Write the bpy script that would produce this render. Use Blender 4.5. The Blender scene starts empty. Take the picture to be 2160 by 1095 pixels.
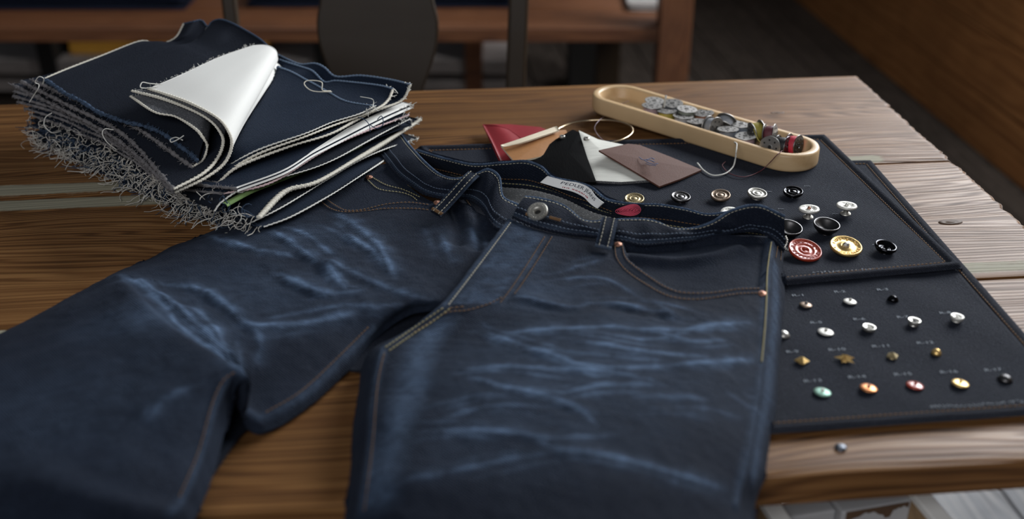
import bpy, bmesh, math, random
import numpy as np
from mathutils import Vector, Matrix
from mathutils.bvhtree import BVHTree

random.seed(7)
RNG = np.random.default_rng(11)
S = bpy.context.scene
COL = S.collection
PI = math.pi

# ------------------------------------------------------------------ camera, world, lights, exposure
T = 0.72                                  # table top above the floor
FPX, PITCH, HC = 2400.0, math.radians(28), 0.42
cam_d = bpy.data.cameras.new('camera')
cam_d.sensor_width = 36.0
cam_d.lens = 36.0 * FPX / 2160.0
cam_d.clip_start = 0.02
cam_d.dof.use_dof = True
cam_d.dof.focus_distance = 0.955
cam_d.dof.aperture_fstop = 4.0
cam = bpy.data.objects.new('camera', cam_d)
COL.objects.link(cam)
cam.location = (0, 0, T + HC)
cam.rotation_euler = (PI / 2 - PITCH, 0, 0)
S.camera = cam

w = bpy.data.worlds.new('world')
S.world = w
w.use_nodes = True
w.node_tree.nodes['Background'].inputs[0].default_value = (0.80, 0.88, 1.0, 1)
w.node_tree.nodes['Background'].inputs[1].default_value = 0.075


def area_light(name, loc, target, sx, sy, power, col):
    d = bpy.data.lights.new(name, 'AREA')
    d.shape = 'RECTANGLE'
    d.size, d.size_y = sx, sy
    d.energy = power
    d.color = col
    o = bpy.data.objects.new(name, d)
    COL.objects.link(o)
    o.location = loc
    o.rotation_euler = (Vector(target) - Vector(loc)).to_track_quat('-Z', 'Y').to_euler()
    return o


area_light('window_daylight', (1.34, 2.05, 1.62), (0.0, 1.0, 0.80), 1.25, 0.80, 72, (0.92, 0.96, 1.0))
area_light('far_window_daylight', (1.19, 3.65, 1.75), (-0.3, 2.2, 0.3), 0.9, 0.8, 11, (0.94, 0.96, 1.0))
area_light('front_fill_light', (-0.55, -1.5, 2.3), (-0.15, 1.0, 0.75), 1.8, 1.2, 36, (0.96, 0.97, 1.0))  # soft fill added behind the camera, no window is built there

S.view_settings.view_transform = 'Standard'
S.view_settings.look = 'None'
S.view_settings.exposure = 0.0
S.view_settings.gamma = 1.0
S.view_settings.use_curve_mapping = False

# ------------------------------------------------------------------ geometry helpers
_cp, _sp = math.cos(PITCH), math.sin(PITCH)


def ray(px, py):
    a, b = (px - 1080) / FPX, -(py - 547.5) / FPX
    return np.array([a, _cp + b * _sp, -_sp + b * _cp])


def P(px, py, h=0.0):
    """point at h metres above the table top, found from its place in the photograph"""
    d = ray(px, py)
    t = (h - HC) / d[2]
    return np.array([d[0] * t, d[1] * t, T + h])


def PC(px, py, cm=0.0):
    return P(px, py, cm / 100.0)


def PD(px, py, d):
    r = ray(px, py)
    return np.array([r[0] * d, r[1] * d, T + HC + r[2] * d])


def spline(pts, n):
    """Catmull-Rom through pts (k, 3), n samples, uniform in the knots"""
    pts = np.asarray(pts, float)
    k = len(pts)
    if k == 2:
        t = np.linspace(0, 1, n)[:, None]
        return pts[0] * (1 - t) + pts[1] * t
    e = np.vstack([2 * pts[0] - pts[1], pts, 2 * pts[-1] - pts[-2]])
    s = np.linspace(0, k - 1, n)
    i = np.minimum(s.astype(int), k - 2)
    f = (s - i)[:, None]
    p0, p1, p2, p3 = e[i], e[i + 1], e[i + 2], e[i + 3]
    return 0.5 * (2 * p1 + (p2 - p0) * f + (2 * p0 - 5 * p1 + 4 * p2 - p3) * f ** 2 + (3 * p1 - p0 - 3 * p2 + p3) * f ** 3)


def arc(pts, n):
    """spline resampled evenly along its length"""
    d = spline(pts, max(200, n))
    L = np.concatenate([[0], np.cumsum(np.linalg.norm(np.diff(d, axis=0), axis=1))])
    s = np.linspace(0, L[-1], n)
    return np.stack([np.interp(s, L, d[:, j]) for j in range(3)], 1)


def length(pts):
    d = spline(pts, 200)
    return float(np.linalg.norm(np.diff(d, axis=0), axis=1).sum())


def tensor(net, nr, nc):
    """smooth patch through a net of points (rows x cols x 3)"""
    rows = np.stack([spline(np.asarray(r, float), nc) for r in net])
    return np.stack([spline(rows[:, j], nr) for j in range(nc)], 1)


def net_pc(rows):
    return [[PC(*q) for q in r] for r in rows]


def normals(G):
    du = np.gradient(G, axis=0)
    dv = np.gradient(G, axis=1)
    n = np.cross(dv, du)
    n /= np.linalg.norm(n, axis=2)[..., None] + 1e-12
    n[n[..., 2] < 0] *= 1
    return n


def grid_faces(nr, nc, off=0, flip=False):
    f = []
    for i in range(nr - 1):
        for j in range(nc - 1):
            a = off + i * nc + j
            q = (a, a + 1, a + nc + 1, a + nc)
            f.append(q[::-1] if flip else q)
    return f


class MB:
    def __init__(self):
        self.v, self.f, self.m, self.n = [], [], [], 0

    def add(self, v, f, mi=0):
        v = np.asarray(v, float).reshape(-1, 3)
        o = self.n
        self.v.append(v)
        self.n += len(v)
        self.f += [tuple(i + o for i in q) for q in f]
        self.m += [mi] * len(f)
        return self

    def box(self, lo, hi, mi=0):
        (x0, y0, z0), (x1, y1, z1) = lo, hi
        v = [(x0, y0, z0), (x1, y0, z0), (x1, y1, z0), (x0, y1, z0), (x0, y0, z1), (x1, y0, z1), (x1, y1, z1), (x0, y1, z1)]
        return self.add(v, [(3, 2, 1, 0), (4, 5, 6, 7), (0, 1, 5, 4), (1, 2, 6, 5), (2, 3, 7, 6), (3, 0, 4, 7)], mi)

    def tube(self, pts, r, sides=6, mi=0, cap=True, up=(0, 0, 1), flat=1.0):
        pts = np.asarray(pts, float)
        n = len(pts)
        r = np.broadcast_to(np.asarray(r, float), (n,))
        t = np.gradient(pts, axis=0)
        t /= np.linalg.norm(t, axis=1)[:, None] + 1e-12
        u = np.asarray(up, float)[None] - (t @ np.asarray(up, float))[:, None] * t
        bad = np.linalg.norm(u, axis=1) < 0.05
        u[bad] = np.cross(t[bad], (1.0, 0.31, 0.2))
        u /= np.linalg.norm(u, axis=1)[:, None] + 1e-12
        s = np.cross(t, u)
        a = np.arange(sides) * 2 * PI / sides + PI / sides
        ring = pts[:, None] + (np.cos(a)[None, :, None] * s[:, None] + flat * np.sin(a)[None, :, None] * u[:, None]) * r[:, None, None]
        f = []
        for i in range(n - 1):
            for j in range(sides):
                k = (j + 1) % sides
                f.append((i * sides + j, i * sides + k, (i + 1) * sides + k, (i + 1) * sides + j))
        if cap:
            f.append(tuple(range(sides))[::-1])
            f.append(tuple((n - 1) * sides + j for j in range(sides)))
        return self.add(ring.reshape(-1, 3), f, mi)

    def lathe(self, prof, seg=24, mi=0, M=None):
        v, f = [], []
        k = len(prof)
        for i in range(seg):
            c, s = math.cos(2 * PI * i / seg), math.sin(2 * PI * i / seg)
            v += [(r * c, r * s, z) for r, z in prof]
        for i in range(seg):
            j = (i + 1) % seg
            for q in range(k - 1):
                f.append((i * k + q, j * k + q, j * k + q + 1, i * k + q + 1))
        v = np.array(v)
        if M is not None:
            v = v @ np.array(M.to_3x3()).T + np.array(M.translation)
        return self.add(v, f, mi)

    def prism(self, poly, z0, z1, mi=0):
        n = len(poly)
        v = [(x, y, z0) for x, y in poly] + [(x, y, z1) for x, y in poly]
        f = [tuple(range(n))[::-1], tuple(range(n, 2 * n))]
        for i in range(n):
            j = (i + 1) % n
            f.append((i, j, n + j, n + i))
        return self.add(v, f, mi)

    def sheet(self, G, th, mi=0, mi2=None):
        """closed sheet: grid G on top, a second skin th below along the normals"""
        nr, nc = G.shape[:2]
        N = normals(G)
        if N[..., 2].mean() < 0:
            N = -N
            fl = True
        else:
            fl = False
        B = G - N * th
        self.add(G.reshape(-1, 3), grid_faces(nr, nc, 0, not fl), mi)
        k = nr * nc
        self.add(B.reshape(-1, 3), grid_faces(nr, nc, 0, fl), mi if mi2 is None else mi2)
        o = self.n - 2 * k
        loop = [(0, j) for j in range(nc)] + [(i, nc - 1) for i in range(1, nr)] + [(nr - 1, j) for j in range(nc - 2, -1, -1)] + [(i, 0) for i in range(nr - 2, 0, -1)]
        ids = [o + i * nc + j for i, j in loop]
        n = len(ids)
        for q in range(n):
            a, b = ids[q], ids[(q + 1) % n]
            t = (a, b, b + k, a + k)
            self.f.append(t[::-1] if not fl else t)
            self.m.append(mi)
        return self

    def obj(self, name, mats, parent=None, smooth=True, local=False, attrs=None):
        V = np.concatenate(self.v) if self.v else np.zeros((0, 3))
        if parent is not None and not local:
            V = V - np.array(WORLD[parent.name])
        me = bpy.data.meshes.new(name)
        me.from_pydata(V.tolist(), [], self.f)
        if not isinstance(mats, (list, tuple)):
            mats = [mats]
        for m in mats:
            me.materials.append(m)
        if len(mats) > 1:
            me.polygons.foreach_set('material_index', self.m)
        if smooth:
            me.polygons.foreach_set('use_smooth', [True] * len(me.polygons))
        for k, a in (attrs or {}).items():
            at = me.attributes.new(k, 'FLOAT', 'POINT')
            a = np.asarray(a, np.float32)
            if len(a) < len(V):
                a = np.concatenate([a, np.zeros(len(V) - len(a), np.float32)])
            at.data.foreach_set('value', a[:len(V)])
        me.update()
        o = bpy.data.objects.new(name, me)
        COL.objects.link(o)
        WORLD[o.name] = (0.0, 0.0, 0.0)
        if parent is not None:
            o.parent = parent
            WORLD[o.name] = WORLD[parent.name]
        return o


WORLD = {}


def tag(o, label=None, cat=None, group=None, kind=None):
    if label:
        o['label'] = label
    if cat:
        o['category'] = cat
    if group:
        o['group'] = group
    if kind:
        o['kind'] = kind
    return o


def thing(name, label, cat, loc=(0, 0, 0), group=None, rot=(0, 0, 0)):
    o = bpy.data.objects.new(name, None)
    o.empty_display_size = 0.02
    COL.objects.link(o)
    o.location = loc
    o.rotation_euler = rot
    WORLD[o.name] = tuple(float(x) for x in loc)
    return tag(o, label, cat, group)


def sharp(o, deg=40):
    try:
        bm = bmesh.new()
        bm.from_mesh(o.data)
        for e in bm.edges:
            if len(e.link_faces) == 2 and e.calc_face_angle(0) > math.radians(deg):
                e.smooth = False
        bm.to_mesh(o.data)
        bm.free()
    except Exception:
        pass
    return o


def bevel(o, wd, seg=2):
    m = o.modifiers.new('bevel', 'BEVEL')
    m.width = wd
    m.segments = seg
    m.limit_method = 'ANGLE'
    return o


def copy_tree(o, parent=None):
    c = o.copy()
    COL.objects.link(c)
    if parent is not None:
        c.parent = parent
    for ch in list(o.children):
        copy_tree(ch, c)
    return c


# ------------------------------------------------------------------ materials
class NT:
    def __init__(self, name):
        self.m = bpy.data.materials.new(name)
        self.m.use_nodes = True
        self.t = self.m.node_tree
        self.t.nodes.clear()
        self.out = self.n('ShaderNodeOutputMaterial')
        self.b = self.n('ShaderNodeBsdfPrincipled')
        self.l(self.b.outputs[0], self.out.inputs[0])

    def n(self, t, **kw):
        x = self.t.nodes.new(t)
        for k, v in kw.items():
            setattr(x, k, v)
        return x

    def l(self, a, b):
        self.t.links.new(a, b)

    def setv(self, node, **kw):
        for k, v in kw.items():
            k = k.replace('_', ' ')
            node.inputs[k].default_value = v
        return node

    def coord(self, scale=(1, 1, 1), rot=(0, 0, 0), vec=None):
        if vec is None:
            vec = self.n('ShaderNodeTexCoord').outputs['Object']
        mp = self.n('ShaderNodeMapping')
        mp.inputs['Scale'].default_value = scale
        mp.inputs['Rotation'].default_value = rot
        self.l(vec, mp.inputs['Vector'])
        return mp.outputs[0]

    def noise(self, vec, scale, detail=3, rough=0.55, dist=0.0):
        x = self.n('ShaderNodeTexNoise')
        self.l(vec, x.inputs['Vector'])
        x.inputs['Scale'].default_value = scale
        x.inputs['Detail'].default_value = detail
        x.inputs['Roughness'].default_value = rough
        x.inputs['Distortion'].default_value = dist
        return x.outputs['Fac']

    def ramp(self, fac, stops):
        r = self.n('ShaderNodeValToRGB')
        e = r.color_ramp.elements
        while len(e) < len(stops):
            e.new(0.5)
        for i, (p, c) in enumerate(stops):
            e[i].position = p
            e[i].color = c if len(c) == 4 else (*c, 1)
        self.l(fac, r.inputs[0])
        return r.outputs[0]

    def math(self, op, a, b=0.0, clamp=False):
        x = self.n('ShaderNodeMath', operation=op)
        x.use_clamp = clamp
        for i, q in enumerate((a, b)):
            if isinstance(q, (int, float)):
                x.inputs[i].default_value = q
            else:
                self.l(q, x.inputs[i])
        return x.outputs[0]

    def mix(self, fac, a, b, mode='MIX'):
        x = self.n('ShaderNodeMix', data_type='RGBA', blend_type=mode)
        for s, q in ((x.inputs[0], fac), (x.inputs[6], a), (x.inputs[7], b)):
            if isinstance(q, (int, float)):
                s.default_value = q
            elif isinstance(q, tuple):
                s.default_value = q if len(q) == 4 else (*q, 1)
            else:
                self.l(q, s)
        return x.outputs[2]

    def bump(self, h, strength=0.3, dist=0.001):
        x = self.n('ShaderNodeBump')
        x.inputs['Strength'].default_value = strength
        x.inputs['Distance'].default_value = dist
        self.l(h, x.inputs['Height'])
        self.l(x.outputs[0], self.b.inputs['Normal'])


def denim(name, raw, fade, light=0.16, rough=0.85, attr=True, sheen=0.025, mottle=0.4):
    k = NT(name)
    v = k.coord()
    tw = k.n('ShaderNodeTexWave', wave_type='BANDS', bands_direction='DIAGONAL')
    k.l(v, tw.inputs['Vector'])
    k.setv(tw, Scale=270.0, Distortion=3.0, Detail=2.0, Detail_Scale=2.0)
    speck = k.noise(v, 820, 3, 0.75)
    slub = k.noise(k.coord((90, 700, 300)), 1.0, 3, 0.65)
    mott = k.noise(v, 38, 5, 0.7)
    base = k.mix(k.math('MULTIPLY', mott, mottle), raw, tuple(c * 2.0 for c in raw))
    if attr:
        a = k.n('ShaderNodeAttribute', attribute_name='wear')
        br = k.math('ADD', k.math('MULTIPLY', k.math('SUBTRACT', slub, 0.25), 1.1), k.math('MULTIPLY', k.math('SUBTRACT', mott, 0.3), 1.0))
        wv = k.math('MULTIPLY', a.outputs['Fac'], br, True)
        base = k.mix(wv, base, fade)
    sp = k.math('MULTIPLY', k.math('SUBTRACT', speck, 0.54, True), light * 11, True)
    base = k.mix(sp, base, tuple(min(1, c * 7 + .035) for c in raw))
    tl = k.math('MULTIPLY', k.math('SUBTRACT', tw.outputs['Fac'], 0.5, True), 0.14)
    base = k.mix(tl, base, tuple(min(1, c * 6 + .02) for c in raw))
    k.l(base, k.b.inputs['Base Color'])
    k.setv(k.b, Roughness=rough, Sheen_Weight=sheen, Sheen_Roughness=0.5, Specular_IOR_Level=0.12)
    k.b.inputs['Sheen Tint'].default_value = (0.55, 0.68, 0.95, 1)
    k.bump(k.math('ADD', k.math('MULTIPLY', tw.outputs['Fac'], 0.7), k.math('MULTIPLY', speck, 1.3)), 0.7, 0.0006)
    return k.m


def plain(name, col, rough=0.5, metal=0.0, var=0.25, scale=120.0, bump=0.0, spec=0.5, coat=0.0, aniso=(1, 1, 1)):
    k = NT(name)
    n = k.noise(k.coord(aniso), scale, 3)
    c = k.mix(k.math('MULTIPLY', n, var), col, tuple(x * 0.35 for x in col))
    k.l(c, k.b.inputs['Base Color'])
    k.setv(k.b, Roughness=rough, Metallic=metal, Specular_IOR_Level=spec, Coat_Weight=coat)
    if bump:
        k.bump(n, bump, 0.0006)
    return k.m


def wood(name, dark, mid, lite, ring=34.0, axis='X', rough=0.42, relief=0.4, paint=None, spec=0.5, dist=0.05, stretch=None, lines=1.0):
    """streaky grain along one axis with rings that close into long loops where the board cuts them"""
    k = NT(name)
    tc = k.n('ShaderNodeTexCoord').outputs['Object']
    oi = k.n('ShaderNodeObjectInfo')
    off = k.n('ShaderNodeVectorMath', operation='MULTIPLY_ADD')
    cm = k.n('ShaderNodeCombineXYZ')
    for i in range(3):
        k.l(oi.outputs['Random'], cm.inputs[i])
    k.l(cm.outputs[0], off.inputs[0])
    off.inputs[1].default_value = (7.3, 3.1, 5.7)
    k.l(tc, off.inputs[2])
    o = off.outputs[0]
    ax = 'XYZ'.index(axis)

    def sc(along, across):
        s = [across] * 3
        s[ax] = along
        return k.coord(tuple(s), (0, 0, 0), o)
    sx = k.n('ShaderNodeSeparateXYZ')
    k.l(o, sx.inputs[0])
    cross = k.math('ADD', sx.outputs[(ax + 1) % 3], k.math('MULTIPLY', sx.outputs[(ax + 2) % 3], 0.6))
    warp = k.noise(sc(1.9, 7.0), 1.0, 2, 0.5)
    warp2 = k.noise(sc(5.0, 30.0), 1.0, 2, 0.5)
    ln = k.noise(sc(0.9, 135.0), 1.0, 5, 0.6)
    ln2 = k.noise(sc(0.7, 48.0), 1.0, 2, 0.5)
    f = k.math('ADD', k.math('ADD', cross, k.math('MULTIPLY', ln2, 0.030)), k.math('ADD', k.math('MULTIPLY', warp, dist * 2.2), k.math('MULTIPLY', warp2, 0.0035)))
    ringv = k.math('ADD', k.math('MULTIPLY', k.math('SINE', k.math('MULTIPLY', f, ring * 21.0)), 0.5), 0.5)
    ringv = k.math('POWER', ringv, 1.8)
    fine = k.noise(sc(5.0, 330.0), 1.0, 4, 0.65)
    g = k.math('ADD', k.math('MULTIPLY', ringv, 0.38), k.math('MULTIPLY', k.math('SUBTRACT', ln, 0.34), 1.25 * lines))
    g = k.math('ADD', g, k.math('MULTIPLY', k.math('SUBTRACT', fine, 0.5), 0.45), True)
    c = k.ramp(g, [(0.05, lite), (0.42, mid), (0.9, dark)])
    patch = k.noise(tc, 4.5, 4, 0.62)
    c = k.mix(k.math('MULTIPLY', k.math('SUBTRACT', patch, 0.44, True), 1.9, True), c, tuple(x * 0.5 for x in mid))
    rg = k.math('ADD', k.math('MULTIPLY', g, 0.25), k.math('ADD', k.math('MULTIPLY', patch, 0.2), rough - 0.2))
    if paint:
        a = k.n('ShaderNodeAttribute', attribute_name='paint')
        pn = k.noise(sc(5, 120), 1.0, 5, 0.7)
        pn2 = k.noise(tc, 60, 4, 0.7)
        pm = k.math('MULTIPLY', k.math('SUBTRACT', k.math('ADD', a.outputs['Fac'], k.math('ADD', k.math('MULTIPLY', pn, 0.75), k.math('MULTIPLY', pn2, 0.35))), 1.12, True), 5.0, True)
        pc = k.mix(fine, paint, tuple(x * 0.45 for x in paint))
        c = k.mix(k.math('MULTIPLY', pm, 0.9), c, pc)
        rg = k.math('ADD', rg, k.math('MULTIPLY', pm, 0.18))
    k.l(c, k.b.inputs['Base Color'])
    k.l(rg, k.b.inputs['Roughness'])
    k.setv(k.b, Specular_IOR_Level=spec)
    k.bump(k.math('ADD', k.math('MULTIPLY', g, -1.0), k.math('MULTIPLY', fine, 0.5)), relief, 0.0012)
    return k.m


M = {}
M['table'] = wood('table_wood', (0.028, 0.0120, 0.0046), (0.130, 0.057, 0.0190), (0.235, 0.117, 0.043), 56, 'X', 0.50, 0.50, (0.40, 0.38, 0.28), spec=0.17)
M['floor'] = wood('floor_wood', (0.018, 0.013, 0.010), (0.050, 0.038, 0.030), (0.085, 0.066, 0.053), 30, 'Y', 0.72, 0.3, spec=0.2)
M['wall'] = wood('wall_wood', (0.16, 0.066, 0.023), (0.34, 0.14, 0.046), (0.44, 0.20, 0.07), 12, 'Y', 0.6, 0.2, spec=0.25)
M['red'] = wood('red_wood', (0.050, 0.016, 0.006), (0.140, 0.050, 0.019), (0.215, 0.088, 0.036), 30, 'X', 0.5, 0.3)
M['redz'] = wood('red_wood_post', (0.050, 0.016, 0.006), (0.140, 0.050, 0.019), (0.215, 0.088, 0.036), 30, 'Z', 0.5, 0.3)
M['darkwood'] = plain('dark_chair_wood', (0.030, 0.0175, 0.0075), 0.45, var=0.6, scale=25, spec=0.4, aniso=(1, 1, .15))
M['amber'] = wood('amber_glow_wood', (0.40, 0.17, 0.02), (0.66, 0.31, 0.04), (0.78, 0.40, 0.06), 20, 'X', 0.5, 0.2)  # bright amber puts the glow under the bench into the colour
M['palewood'] = wood('pale_painted_wood', (0.16, 0.13, 0.12), (0.30, 0.26, 0.24), (0.38, 0.34, 0.32), 20, 'X', 0.55, 0.2)
M['blackwood'] = plain('black_wood', (0.006, 0.005, 0.004), 0.6)
M['teal'] = plain('dark_teal_paint', (0.016, 0.024, 0.028), 0.6)
M['tray'] = wood('tray_beech', (0.38, 0.235, 0.11), (0.52, 0.345, 0.175), (0.58, 0.405, 0.225), 14, 'X', 0.45, 0.08, dist=.03, lines=.35)
M['crate'] = plain('chipped_grey_paint', (0.42, 0.42, 0.43), 0.6, var=0.35, scale=30, bump=0.2)
M['crate_rim'] = plain('white_rim_paint', (0.80, 0.79, 0.76), 0.5, var=0.1)
M['burlap'] = plain('mottled_tan', (0.42, 0.27, 0.14), 0.8, var=0.9, scale=160, bump=0.4)
M['chip'] = plain('bare_chipped_wood', (0.10, 0.055, 0.03), 0.7, var=0.6)

RAW, FADE = (0.0034, 0.0054, 0.0112), (0.140, 0.215, 0.345)
M['jeans'] = denim('washed_denim', RAW, FADE, 0.12)
M['jeans_raw'] = denim('raw_denim', (0.0042, 0.0058, 0.0105), FADE, 0.12, attr=False)
M['mat'] = denim('mat_denim', (0.0060, 0.0072, 0.0116), FADE, 0.17, attr=False, mottle=0.7)
M['swatch'] = denim('swatch_denim', (0.0052, 0.0098, 0.0200), FADE, 0.08, attr=False)
M['swatch_black'] = denim('swatch_black_denim', (0.0050, 0.0064, 0.0108), FADE, 0.07, attr=False)
M['back'] = plain('denim_reverse_white', (0.80, 0.79, 0.75), 0.95, var=0.06, scale=900, bump=0.08, spec=0.0)
M['back_grey'] = denim('denim_reverse_grey', (0.075, 0.075, 0.078), FADE, 0.3, attr=False, sheen=0.05)
M['lining'] = denim('grey_twill_lining', (0.17, 0.172, 0.170), FADE, 0.4, attr=False, sheen=0.05)
M['cream'] = plain('cream_selvedge', (0.74, 0.70, 0.60), 0.85, var=0.35, scale=1300, bump=0.5, spec=0.1)
M['white_thread'] = plain('white_thread', (0.70, 0.69, 0.64), 0.85, var=0.4, scale=600, spec=0.1)
M['pink_thread'] = plain('pinkish_selvedge', (0.62, 0.46, 0.46), 0.85, var=0.4, scale=1300, bump=0.5, spec=0.1)
M['green'] = plain('green_selvedge', (0.19, 0.30, 0.10), 0.7, var=0.25, scale=900, bump=0.2)
M['pale_blue'] = plain('pale_blue_cut_edge', (0.17, 0.23, 0.32), 0.9, var=0.7, scale=700, bump=0.3, spec=0.1)
M['blue_thread'] = plain('blue_thread', (0.05, 0.075, 0.12), 0.9, var=0.4, scale=600, spec=0.1)
M['grey_thread'] = plain('grey_fuzz', (0.20, 0.19, 0.195), 0.9, var=0.7, scale=900, spec=0.1)
M['fray'] = plain('frayed_ecru_thread', (0.56, 0.53, 0.48), 0.9, var=0.4, scale=300, spec=0.1)
M['orange_st'] = plain('orange_stitch', (0.17, 0.088, 0.034), 0.8, var=0.5, scale=900)
M['yellow_st'] = plain('yellow_stitch', (0.34, 0.295, 0.15), 0.8, var=0.4, scale=900)
M['cream_st'] = plain('cream_stitch', (0.46, 0.43, 0.34), 0.8, var=0.4, scale=900)
M['blue_st'] = plain('indigo_stitch', (0.06, 0.085, 0.13), 0.8, var=0.4, scale=900)
M['label'] = plain('white_label', (0.86, 0.86, 0.84), 0.8, var=0.05)
M['ink'] = plain('navy_ink', (0.02, 0.03, 0.06), 0.8)
M['ink_red'] = plain('red_ink', (0.55, 0.06, 0.09), 0.8)
M['patch_red'] = plain('red_embroidery', (0.66, 0.07, 0.13), 0.6, var=0.4, scale=900, bump=0.4)
M['mark'] = plain('pale_stitched_writing', (0.26, 0.29, 0.33), 0.9, var=0.6, scale=800)
M['nickel'] = plain('nickel', (0.62, 0.60, 0.55), 0.36, 0.8, 0.3, 300)
M['old_silver'] = plain('antique_silver', (0.52, 0.50, 0.45), 0.46, 0.8, 0.6, 500)
M['brass'] = plain('antique_brass', (0.50, 0.40, 0.22), 0.46, 0.8, 0.6, 500)
M['gold'] = plain('gold', (0.86, 0.58, 0.22), 0.34, 0.8, 0.35, 300)
M['copper'] = plain('copper', (0.40, 0.20, 0.135), 0.5, 0.8, 0.3, 300)
M['gun'] = plain('gunmetal', (0.13, 0.125, 0.125), 0.36, 1.0, 0.4, 300)
M['black_metal'] = plain('black_nickel', (0.03, 0.03, 0.034), 0.15, 1.0, 0.4, 300)
M['bronze'] = plain('bronze', (0.30, 0.22, 0.16), 0.46, 0.8, 0.5, 400)
M['red_enamel'] = plain('red_enamel', (0.36, 0.042, 0.018), 0.3, 0.1, 0.3, 300, coat=0.6)
M['green_metal'] = plain('verdigris', (0.24, 0.42, 0.33), 0.45, 0.5, 0.3, 300)
M['orange_metal'] = plain('orange_copper', (0.72, 0.28, 0.10), 0.35, 0.7, 0.3, 300)
M['white_metal'] = plain('white_bronze', (0.74, 0.72, 0.66), 0.45, 0.4, 0.2, 300)
M['dark_hole'] = plain('dark_recess', (0.006, 0.006, 0.006), 0.8)
M['steel'] = plain('bobbin_steel', (0.36, 0.345, 0.325), 0.42, 0.9, 0.5, 200)
M['ring'] = plain('brass_wire', (0.66, 0.52, 0.34), 0.28, 1.0, 0.2)
M['leather_red'] = plain('red_leather', (0.30, 0.022, 0.030), 0.48, var=0.4, scale=500, bump=0.15)
M['leather_tan'] = plain('tan_leather', (0.40, 0.185, 0.070), 0.42, var=0.35, scale=300, bump=0.12)
M['leather_cream'] = plain('cream_leather_back', (0.72, 0.62, 0.46), 0.6, var=0.15)
M['leather_brown'] = plain('brown_leather', (0.105, 0.043, 0.028), 0.65, var=0.5, scale=900, bump=0.3, spec=0.25)
M['hide_black'] = plain('black_hair_hide', (0.003, 0.003, 0.0033), 0.9, var=0.3, scale=900, bump=0.3, spec=0.05, aniso=(1, .12, 1))
M['hide_white'] = plain('white_hair_hide', (0.74, 0.73, 0.66), 0.75, var=0.45, scale=420, bump=0.6, aniso=(.12, 1, 1))
M['imprint'] = plain('blue_imprint', (0.055, 0.065, 0.13), 0.8)
for nm, c in dict(mauve=(0.30, 0.22, 0.25), olive=(0.36, 0.30, 0.05), rust=(0.35, 0.15, 0.08), slate=(0.16, 0.18, 0.21), maroon=(0.12, 0.025, 0.035), crimson=(0.55, 0.03, 0.06), cord_black=(0.012, 0.012, 0.014), sage=(0.26, 0.28, 0.22), cord_grey=(0.30, 0.31, 0.33)).items():
    M[nm] = plain(nm + '_sewing_thread', c, 0.6, var=0.4, scale=900, bump=0.3)
M['nail'] = plain('iron_nail', (0.10, 0.11, 0.13), 0.4, 0.8)
M['folded'] = denim('folded_stock_denim', (0.006, 0.009, 0.022), FADE, 0.03, attr=False)
M['plaster'] = plain('dark_plaster', (0.10, 0.085, 0.07), 0.9)
M['linen'] = plain('grey_linen', (0.36, 0.33, 0.31), 0.9)

# ------------------------------------------------------------------ the room
TH = math.radians(5.75)
EW = np.array([math.cos(TH), math.sin(TH), 0])
ED = np.array([-math.sin(TH), math.cos(TH), 0])
ROOM = (0.0, 0.0, 0.0)                       # room axes are turned 5.75 degrees from the camera's


def rbox(name, mat, lo, hi, parent, bev=0.0, paint=None):
    b = MB().box(lo, hi)
    o = b.obj(name, mat, parent, smooth=False, local=True)
    if bev:
        bevel(o, bev)
    return o


floor = thing('floor', 'dark worn board floor, with paler boards at the near right', 'floor', ROOM, rot=(0, 0, TH))
floor['kind'] = 'structure'
MB().box((-3.2, -0.9, -0.03), (1.50, 4.75, -0.0135)).obj('subfloor', M['blackwood'], floor, False, True)
M['floor_pale'] = wood('pale_floor_wood', (0.10, 0.085, 0.07), (0.20, 0.205, 0.22), (0.28, 0.27, 0.26), 20, 'Y', 0.55, 0.3)
bw = 0.124
n = 0
for i in range(38):
    x0 = -3.2 + i * bw
    cuts = [-0.9, 1.95 + 0.25 * math.sin(i * 2.4), 3.3 + 0.5 * math.sin(i * 1.7), 4.75]
    for a, b_ in zip(cuts[:-1], cuts[1:]):
        pale = (b_ < 2.4 and x0 > 0.05)  # near boards on the right take the paler wood
        o = rbox('board', M['floor_pale'] if pale else M['floor'], (x0 + 0.002, a + 0.001, -0.013), (x0 + bw - 0.002, b_ - 0.001, RNG.uniform(-0.0012, 0)), floor, 0.002)

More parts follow.
